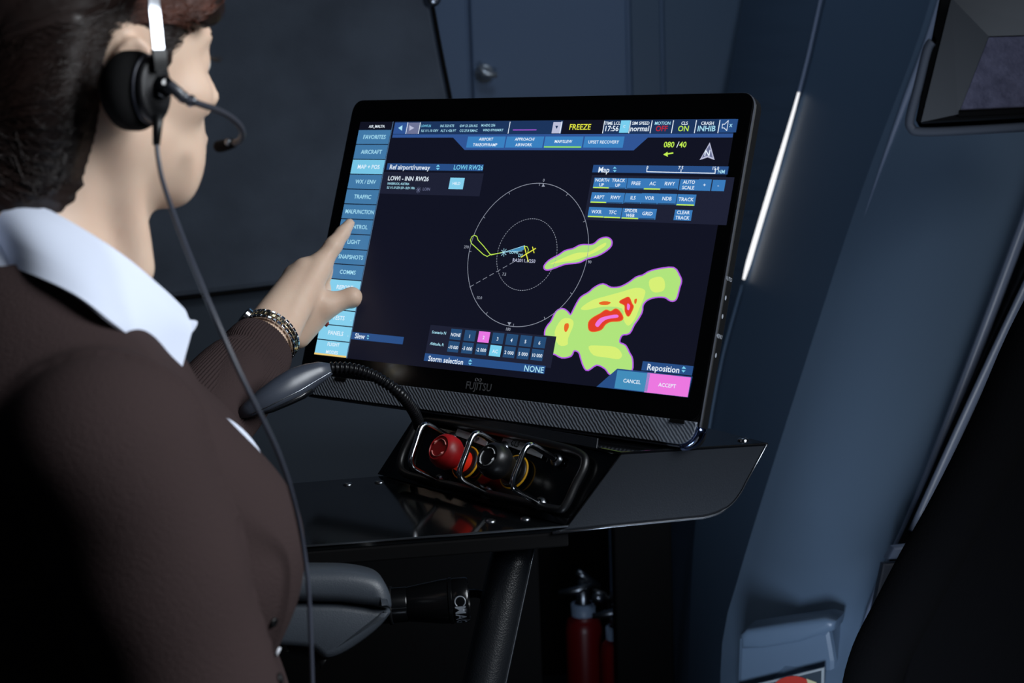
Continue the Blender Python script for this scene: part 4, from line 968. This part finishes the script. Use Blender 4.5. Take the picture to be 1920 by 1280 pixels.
# collar: right wing from measured edge, mirrored in the sagittal plane
def mir(v): w = v-BO; return v-bl_*(2*w.dot(bl_))
topE = [(-95, 330, 1.245), (-40, 345, 1.185), (50, 380, 1.150), (150, 434, 1.140), (235, 490, 1.150), (300, 546, 1.175), (346, 590, 1.215)]
midE = [(-100, 385, 1.25), (-40, 412, 1.165), (40, 440, 1.120), (145, 500, 1.110), (232, 562, 1.125), (300, 610, 1.160), (352, 632, 1.207)]
botE = [(-110, 450, 1.25), (-40, 480, 1.180), (40, 506, 1.115), (135, 552, 1.094), (205, 606, 1.092), (268, 650, 1.135), (336, 690, 1.190)]
inE = [(-90, 350, 1.26), (-36, 364, 1.200), (54, 400, 1.165), (154, 452, 1.155), (238, 506, 1.165), (300, 558, 1.185), (340, 600, 1.220)]
rowsR = [cat([P(*q) for q in e_], 6) for e_ in (inE, topE, midE, botE)]
def wing(rows):
    out = [rows[0], [a.lerp(b, .8)+Vector((0, 0, .002)) for a, b in zip(rows[0], rows[1])], rows[1], [a.lerp(b, .08) for a, b in zip(rows[1], rows[2])]]
    for t in (.3, .6): out.append([a.lerp(b, t)+(a-NB).normalized()*.003*math.sin(t*3.1) for a, b in zip(rows[1], rows[2])])
    out.append(rows[2])
    for t in (.35, .7): out.append([a.lerp(b, t) for a, b in zip(rows[2], rows[3])])
    out.append(rows[3]); return out
rw = wing(rowsR); lw = [[mir(v) for v in r] for r in rw]
obj('collar', solid(strip(rw), .0022), M_shirt, sh, True, 'white fold-over shirt collar', auto=60)
obj('collar', solid(strip(lw), .0022), M_shirt, sh, True, 'white fold-over shirt collar', auto=60)
tp = [P(x, y, d) for x, y, d in ((338, 596, 1.225), (352, 599, 1.226), (373, 603, 1.23), (362, 622, 1.23), (346, 632, 1.226), (338, 660, 1.22))]
obj('collar_point', slab(cat(tp, 3, True), .003, .0006), M_shirt, sh, True, auto=60)
for px, py in ((512, 1166), (520, 1221), (524, 1272)):
    q, nq = march(px, py, cardigan); M_ = zframe(q, nq)
    bt = obj('button', lathe([(.0035, 0), (.004, .0012), (.0035, .0022), (.002, .002), (0, .0018)], 16, M_, caps=False), mat('pearl_button', (210, 214, 222), .2) if py == 1221 else M_black, cg, True, 'pearly button' if py == 1221 else None)
# ribbed cuff
e1 = (CR*.69-CU*.724); e1 = (e1-axF*e1.dot(axF)).normalized(); e2 = axF.cross(e1)
prof = [(.004, .0300), (.004, .0345), (.000, .0370), (-.010, .0390), (-.024, .0405), (-.034, .0400), (-.040, .0385), (-.047, .0405), (-.056, .0440), (-.075, .0460), (-.11, .0470), (-.15, .0480), (-.17, .0485)]
NR = 74; vs, fs = [], []
pr = [(a, b) for a, b in zip(np.interp(np.linspace(0, 12, 40), np.arange(13), [q[0] for q in prof]), np.interp(np.linspace(0, 12, 40), np.arange(13), [q[1] for q in prof]))]
for s_, r in pr:
    for k in range(NR*4):
        t = 2*math.pi*k/(NR*4); rr = r+.00075*math.cos(t*NR)+.0012*math.sin(2*t+s_*40)
        vs.append(WR+axF*(s_-.034)+e1*(rr*1.08*math.cos(t))+e2*(rr*.92*math.sin(t)))
n4 = NR*4
for j in range(len(pr)-1):
    for k in range(n4): fs.append((j*n4+k, (j+1)*n4+k, (j+1)*n4+(k+1) % n4, j*n4+(k+1) % n4))
obj('cuff', (vs, fs), M_knit, cg, True, 'ribbed brown sleeve cuff')

# ---- face details
M_eye = mat('eye_white', (226, 222, 216), .2); M_iris = mat('iris', (40, 26, 20), .15); M_lash = mat('lash', (18, 13, 12), .6)
for sgn in (-1, 1):
    c = h2w(75.9, 30*sgn, 12); fw = (hf*.98+hl*(-.05*sgn)).normalized()
    ey = obj('eye', lathe([(.0118*HS*math.sin(a), -.0118*HS*math.cos(a)) for a in np.linspace(0.02, math.pi-.02, 14)], 20, zframe(c, fw), caps=False), M_eye, per, True)
    obj('iris', lathe([(.0052, .0110), (.0050, .0114), (0, .0124)], 20, zframe(c, fw), caps=False), M_iris, ey, True)
    ls_ = []
    for k in range(9):
        y = 31*sgn+(-9+k*2.25); a = h2w(87.6-.028*(y-31*sgn)**2, y, 16.2-.03*(y-31*sgn)**2); b = a+hf*.0075+hu*.001+hl*(.0004*(y-31*sgn)); ls_.append(tube([a, a.lerp(b, .6)-hu*.0012, b+hu*.0012], [.0006, .0005, .0001], 4))
    obj('eyelashes', merge(*ls_), M_lash, ey)
    obj('eyebrow', tube(cat([h2w(93, 10*sgn, 33), h2w(91, 26*sgn, 37), h2w(80, 46*sgn, 33)], 5), [.002]+[.0028]*8+[.0012]*2, 8, flat=.6), M_lash, per, True)
for a, b in ((hpx(614, 606, .030), hpx(610, 600, .034)), (hpx(661, 581, .018), hpx(663, 574, .014))):
    obj('fingernail', lathe([(.0005, -.0052), (.004, -.004), (.0052, 0), (.004, .0045), (.0005, .0058)], 12, zframe(a, a-b), caps=False), mat('nail_red', (150, 62, 58), .3), per, True)

# ---- hair
POLY = np.array([(100, 96), (93, 74), (84, 62), (66, 53), (50, 42), (40, 26), (32, 6), (22, 8), (18, 30), (4, 40), (-12, 40), (-26, 30), (-29, 8), (-26, -18), (-27, -48), (-33, -76), (-50, -98), (-140, -98), (-140, 170), (100, 170)], float)
def poly2d(q):
    x, z = q[:, 0], q[:, 2]; d = np.full(len(q), 1e9); inside = np.zeros(len(q), bool); n = len(POLY)
    for i in range(n):
        a, b = POLY[i], POLY[(i+1) % n]; e = b-a; wx, wz = x-a[0], z-a[1]
        t = np.clip((wx*e[0]+wz*e[1])/(e @ e), 0, 1); d = np.minimum(d, (wx-e[0]*t)**2+(wz-e[1]*t)**2)
        c = ((a[1] > z) != (b[1] > z)); xi = a[0]+(z-a[1])/(b[1]-a[1]+1e-12)*e[0]; inside ^= (c & (x < xi))
    return np.where(inside, -1, 1)*np.sqrt(d)
RF = rotm('Y', 28); NTh = w2h(_n(NT)[None])[0]; NBh = w2h(_n(NB)[None])[0]
def hair_h(q):
    d = smin(ell(q, (-5, 0, 48), (94, 73, 82)), ell(q, (36, 0, -8), (56, 56, 80)), 22)
    d = smin(d, cap(q, NTh, NBh, 52/HS, 60/HS), 22); d = smin(d, ell(q, (-45, 0, -10), (48, 58, 58)), 20)
    t = np.clip((-poly2d(q)+3)/34, -.25, 1); t = np.where(t > 0, t*t*(3-2*t), t); d = d-(14*t-1.2)
    d = smin(d, ell(q, (72, -20, 80), (34, 52, 17), RF), 10)             # swept fringe
    d = smin(d, ell(q, (44, -64, 62), (36, 16, 22), RF), 10)
    d = smin(d, sph(q, (-118, 0, -40), 36), 14)                          # low bun
    ang = np.arctan2(q[:, 1], q[:, 2]+40)*46+q[:, 0]*.05
    return d+.55*np.sin(ang)+.35*np.sin(ang*2.7+1)
hair = lambda p: grouped(p, [(HO, .27, lambda x: .001*HS*hair_h(w2h(x)), 0)])
ha = np_obj('hair', surface(hair, _n(HO)-.19, _n(HO)+.19, .0028), M_hair, per, label='dark brown hair pulled back over the ear')
def strands(starts, ends, vias, lift, rad, npt=16, drop=0):
    """curves combed over the hair surface (head frame, mm)"""
    S, E_, Vv = np.array(starts, float), np.array(ends, float), np.array(vias, float); t = np.linspace(0, 1, npt)[None, :, None]
    pts = (1-t)**2*S[:, None]+2*t*(1-t)*Vv[:, None]+t*t*E_[:, None]; sh_ = pts.shape; q = pts.reshape(-1, 3)
    lf = np.repeat(lift, npt)
    for it in range(6):
        d0 = hair_h(q); g = np.stack([hair_h(q+np.eye(3)[i]*.8)-d0 for i in range(3)], 1)/.8; g /= np.linalg.norm(g, axis=1)[:, None]+1e-6
        q = q-g*np.clip(d0-lf, -14, 14)[:, None]*.8
    q = q.reshape(sh_); W = (q.reshape(-1, 3)*(.001*HS)) @ HB.T+_n(HO); W = W.reshape(sh_)
    T = np.gradient(W, axis=1); T /= np.linalg.norm(T, axis=2)[..., None]+1e-9
    a = np.cross(T, np.array([.3, .2, .93])); a /= np.linalg.norm(a, axis=2)[..., None]+1e-9; b = np.cross(T, a)
    r = rad*np.clip(np.minimum(np.linspace(.4, 4, npt), np.linspace(5, .3, npt)), 0, 1)[None, :, None]
    ringv = np.stack([W+r*(a*math.cos(k*2.094)+b*math.sin(k*2.094)) for k in range(3)], 2)      # (S, n, 3, 3)
    N = sh_[0]; idx = np.arange(N*npt*3).reshape(N, npt, 3); f = []
    for k in range(3): f.append(np.stack([idx[:, :-1, k], idx[:, :-1, (k+1) % 3], idx[:, 1:, (k+1) % 3], idx[:, 1:, k]], -1).reshape(-1, 4))
    return ringv.reshape(-1, 3), np.concatenate(f)
hl_pts = np.array([(94, 88), (90, 72), (70, 56), (50, 44), (38, 26), (22, 20), (10, 38), (-14, 40), (-28, 22), (-33, -18), (-38, -50), (-46, -76)], float)
N1 = 1500; u_ = rng.uniform(0, len(hl_pts)-1.001, N1); i_ = u_.astype(int); fr_ = (u_-i_)[:, None]; xz = hl_pts[i_]*(1-fr_)+hl_pts[i_+1]*fr_
sg = np.where(rng.random(N1) < .72, -1, 1); yy = sg*np.interp(xz[:, 0], [-40, 20, 60, 95], [78, 80, 62, 20])*rng.uniform(.75, 1.02, N1)
st_ = np.stack([xz[:, 0]+rng.normal(0, 3, N1), yy, xz[:, 1]+rng.normal(0, 3, N1)], 1)
en_ = np.array([-118, 0, -38])+rng.normal(0, 9, (N1, 3)); vi_ = (st_+en_)/2+np.stack([rng.normal(0, 10, N1), sg*45, np.clip(st_[:, 2], -30, 80)*.75+rng.normal(0, 10, N1)], 1)
o = np_obj('hair_strands', strands(st_, en_, vi_, rng.uniform(.2, 1.3, N1), .00042), M_hair, per); o['kind'] = 'stuff'
N2 = 420; st2 = np.stack([rng.uniform(-10, 70, N2), rng.uniform(-8, 12, N2), np.full(N2, 140.)], 1); en2 = np.stack([rng.uniform(-10, 40, N2), rng.uniform(-84, -74, N2), rng.uniform(36, 58, N2)], 1)
vi2 = np.stack([rng.uniform(85, 125, N2), rng.uniform(-60, -20, N2), rng.uniform(60, 100, N2)], 1)
o = np_obj('fringe_strands', strands(st2, en2, vi2, rng.uniform(.3, 2.5, N2), .0005), mat('auburn_hair', (96, 52, 38), .4, spec=.5, var=(30, (60, 36, 28))), per, label='reddish brown swept fringe'); o['kind'] = 'stuff'

# ================================================================== HEADSET
v_ = ray(252, 170).normalized(); hr = -hl
hax = (hr*math.cos(R_(13))+hf*math.sin(R_(13))).normalized()
PC = P(250, 170, 1.128); hu2 = (hu-hax*hu.dot(hax)).normalized(); hfx = hu2.cross(hax)
HM = frame(PC, hfx*-1, hu2, hax) if (hfx*-1).cross(hu2).dot(hax) > 0 else frame(PC, hfx, hu2, hax)
hsx = thing('headset', 'black headset with boom microphone worn over her ear', 'headset', PC)
M_foam = mat('black_foam', (11, 11, 12), .9, spec=.15, bump=(900, .5, 'noise'))
r = .0282
obj('ear_pad', xf(lathe([(.006, -.009), (.016, -.0105), (.024, -.0095), (r, -.004), (r, .004), (.026, .0090), (.020, .0112), (.0, .0112)], 36), HM), M_foam, hsx, True, 'round black foam ear pad')
cup = [(x*.62, y) for x, y in [(.0215*math.cos(t), .0235*math.sin(t)) for t in np.linspace(0, 2*math.pi, 33)[:-1]]]
ec = obj('ear_cup', prism([(x*1.25+.002, y+.001) for x, y in cup], .0105, .021, HM, .004, 3), mat('black_cup_plastic', (22, 22, 25), .38, bump=(1200, .25, 'noise')), hsx, True, 'speckled black plastic ear capsule', auto=50)
obj('cup_rim', tube([HM @ Vector((x*1.25+.002, y+.001, .0135)) for x, y in cup], .0011, 6, closed=True), mat('grey_rim', (66, 68, 80), .35), ec, True)
obj('boom_pivot', xf(lathe([(.008, .020), (.008, .026), (.006, .028), (0, .028)], 18, Matrix.Translation((.005, .003, 0)), caps=False), HM), M_blackg, ec, True)
# head band
bandR = [P(299, 122, 1.113), P(297, 96, 1.111), P(292, 45, 1.112), P(288, 0, 1.116), h2w(6, -82, 84), h2w(2, -64, 122), h2w(0, -34, 146), h2w(0, 0, 153)]
bandL = [h2w(0, 34, 146), h2w(2, 64, 122), h2w(4, 84, 84), h2w(4, 92, 40), h2w(2, 94, 6)]
def flatband(path, w, t, wd):
    path = cat(path, 6); g = [[], [], [], []]
    for i, p in enumerate(path):
        T = (path[min(i+1, len(path)-1)]-path[max(i-1, 0)]).normalized(); nn = (p-h2w(-5, 0, 30)); nn = (nn-T*nn.dot(T)).normalized(); s = T.cross(nn)
        for k, (a, b) in enumerate(((1, 1), (-1, 1), (-1, -1), (1, -1))): g[k].append(p+s*(a*w/2)+nn*(b*t/2))
    n = len(path); vs = [tuple(v) for l in g for v in l]; fs = []
    for k in range(4):
        k2 = (k+1) % 4
        for i in range(n-1): fs.append((k*n+i, k*n+i+1, k2*n+i+1, k2*n+i))
    fs.append((0, n, 2*n, 3*n)); fs.append((n-1, 4*n-1, 3*n-1, 2*n-1)); return vs, fs
obj('head_band', flatband(bandR[1:]+bandL, .0085, .0018, 0), mat('satin_silver', (222, 226, 234), .32, metal=.75), hsx, True, 'silver metal head band', auto=40)
obj('yoke', flatband([P(301, 132, 1.112), P(299, 112, 1.110), P(297, 93, 1.109)], .0100, .004, 0), M_black, hsx, auto=40)
obj('band_wire', tube(cat([P(203, 46, 1.15), P(206, 20, 1.145), P(209, -20, 1.15), h2w(-30, -80, 95), h2w(-26, -45, 140), h2w(-24, 0, 151), h2w(-26, 45, 140), h2w(-30, 80, 95)], 5), .0014, 6), M_black, hsx, True)
LM = frame(h2w(-4, 92, 0), hf, hu.cross(hf)*-1, hl) if False else zframe(h2w(-4, 90, 0), hl, hf)
obj('ear_pad', lathe([(.006, -.009), (.024, -.0095), (r, -.004), (r, .004), (.026, .009), (0, .0112)], 30, LM, caps=False), M_foam, hsx, True)
# boom microphone
boom = cat([P(*q) for q in ((318, 160, 1.108), (330, 170, 1.108), (346, 184, 1.112), (374, 195, 1.125), (404, 205, 1.145), (430, 218, 1.165), (448, 234, 1.180), (455, 250, 1.190), (450, 263, 1.198), (436, 269, 1.205))], 5)
nb_ = len(boom)
mb_ = obj('mic_boom', tube(boom, [.0042 if i < 11 else (.0034 if i < 14 else .0024) for i in range(nb_)], 10), mat('boom_grey', (58, 60, 68), .35), hsx, True, 'curved thin microphone boom')
for i in (6, 9, 12): obj('boom_ring', tube([boom[i], boom[i+1].lerp(boom[i], .6)], .0045, 10), M_steel, mb_, True)
mc = [P(440, 268, 1.204), P(428, 271, 1.208), P(414, 274, 1.213), P(405, 275, 1.216)]
obj('microphone', tube(cat(mc, 4), [.0028, .0034, .0038, .004, .0042, .0044, .0045, .0046, .0046, .0046, .0044, .0038, .002], 12), M_foam, mb_, True, 'small black microphone capsule')
obj('mic_grille', tube([P(430, 264, 1.199), P(426, 268, 1.196)], .0022, 8), M_steel, mb_, True)
obj('strain_relief', tube([P(297, 215, 1.110), P(295, 240, 1.109), P(293, 272, 1.108)], [.0040, .0034, .0026], 10), M_black, hsx, True)
cb = cat([P(*q) for q in ((293, 262, 1.108), (297, 300, 1.106), (308, 350, 1.10), (340, 440, 1.085), (372, 520, 1.07), (410, 610, 1.06), (450, 700, 1.06), (492, 785, 1.07), (522, 850, 1.09), (547, 925, 1.12), (566, 1010, 1.16), (577, 1090, 1.17), (582, 1180, 1.175), (586, 1300, 1.18), (590, 1420, 1.18))], 6)
obj('cable', tube(cb, .0017, 8), mat('cable_grey', (64, 68, 80), .35), hsx, True, 'thin dark cable hanging past her chest')

# ================================================================== WRISTWATCH
wt = thing('wristwatch', 'steel bracelet wristwatch on her pointing wrist', 'watch', WR-UPZ*.03)
WC = WR-axF*.010; M_ws = mat('polished_steel', (205, 206, 208), .14, metal=1); M_wg = mat('warm_steel', (206, 188, 150), .18, metal=1)
a_, b_ = .0350, .0292
gl_c = rbox((0, 0, 0), (.0052, .0062, .0026), .0008, 2); gl_s = rbox((0, 0, 0), (.0055, .0050, .0030), .0009, 2)
proto = {}
NL = 34
for k in range(NL):
    t = 2*math.pi*k/NL; p0 = e1*(a_*math.cos(t))+e2*(b_*math.sin(t)); tg = (-e1*(a_*math.sin(t))+e2*(b_*math.cos(t))).normalized(); nn = tg.cross(axF)
    if nn.dot(p0) < 0: nn = -nn
    for j, offa in enumerate((-.0062, 0, .0062)):
        key = 'c' if j == 1 else 's'; tt = tg*(.0028 if j == 1 else 0)
        Mx = frame(WC+p0+axF*offa+tt, tg, axF, tg.cross(axF)); Ml = MW[wt.name].inverted() @ Mx
        if key not in proto:
            o = obj('bracelet_link', gl_c if j == 1 else gl_s, M_wg if j == 1 else M_ws, wt, local=True); proto[key] = o
        else:
            o = bpy.data.objects.new('bracelet_link', proto[key].data); COL.objects.link(o); o.parent = wt
        o.matrix_basis = Ml
cpos_ = WC-e1*(a_+.002); CMx = zframe(cpos_, -e1, axF)
obj('watch_case', lathe([(.010, -.004), (.0125, -.002), (.0125, .003), (.0105, .0045), (.0095, .0045), (.0092, .0038), (0, .0038)], 28, CMx, caps=False), M_ws, wt, True, auto=35)
obj('dial', lathe([(.0090, .0040), (0, .0041)], 24, CMx, caps=False), mat('dial_dark', (24, 26, 34), .2), wt)
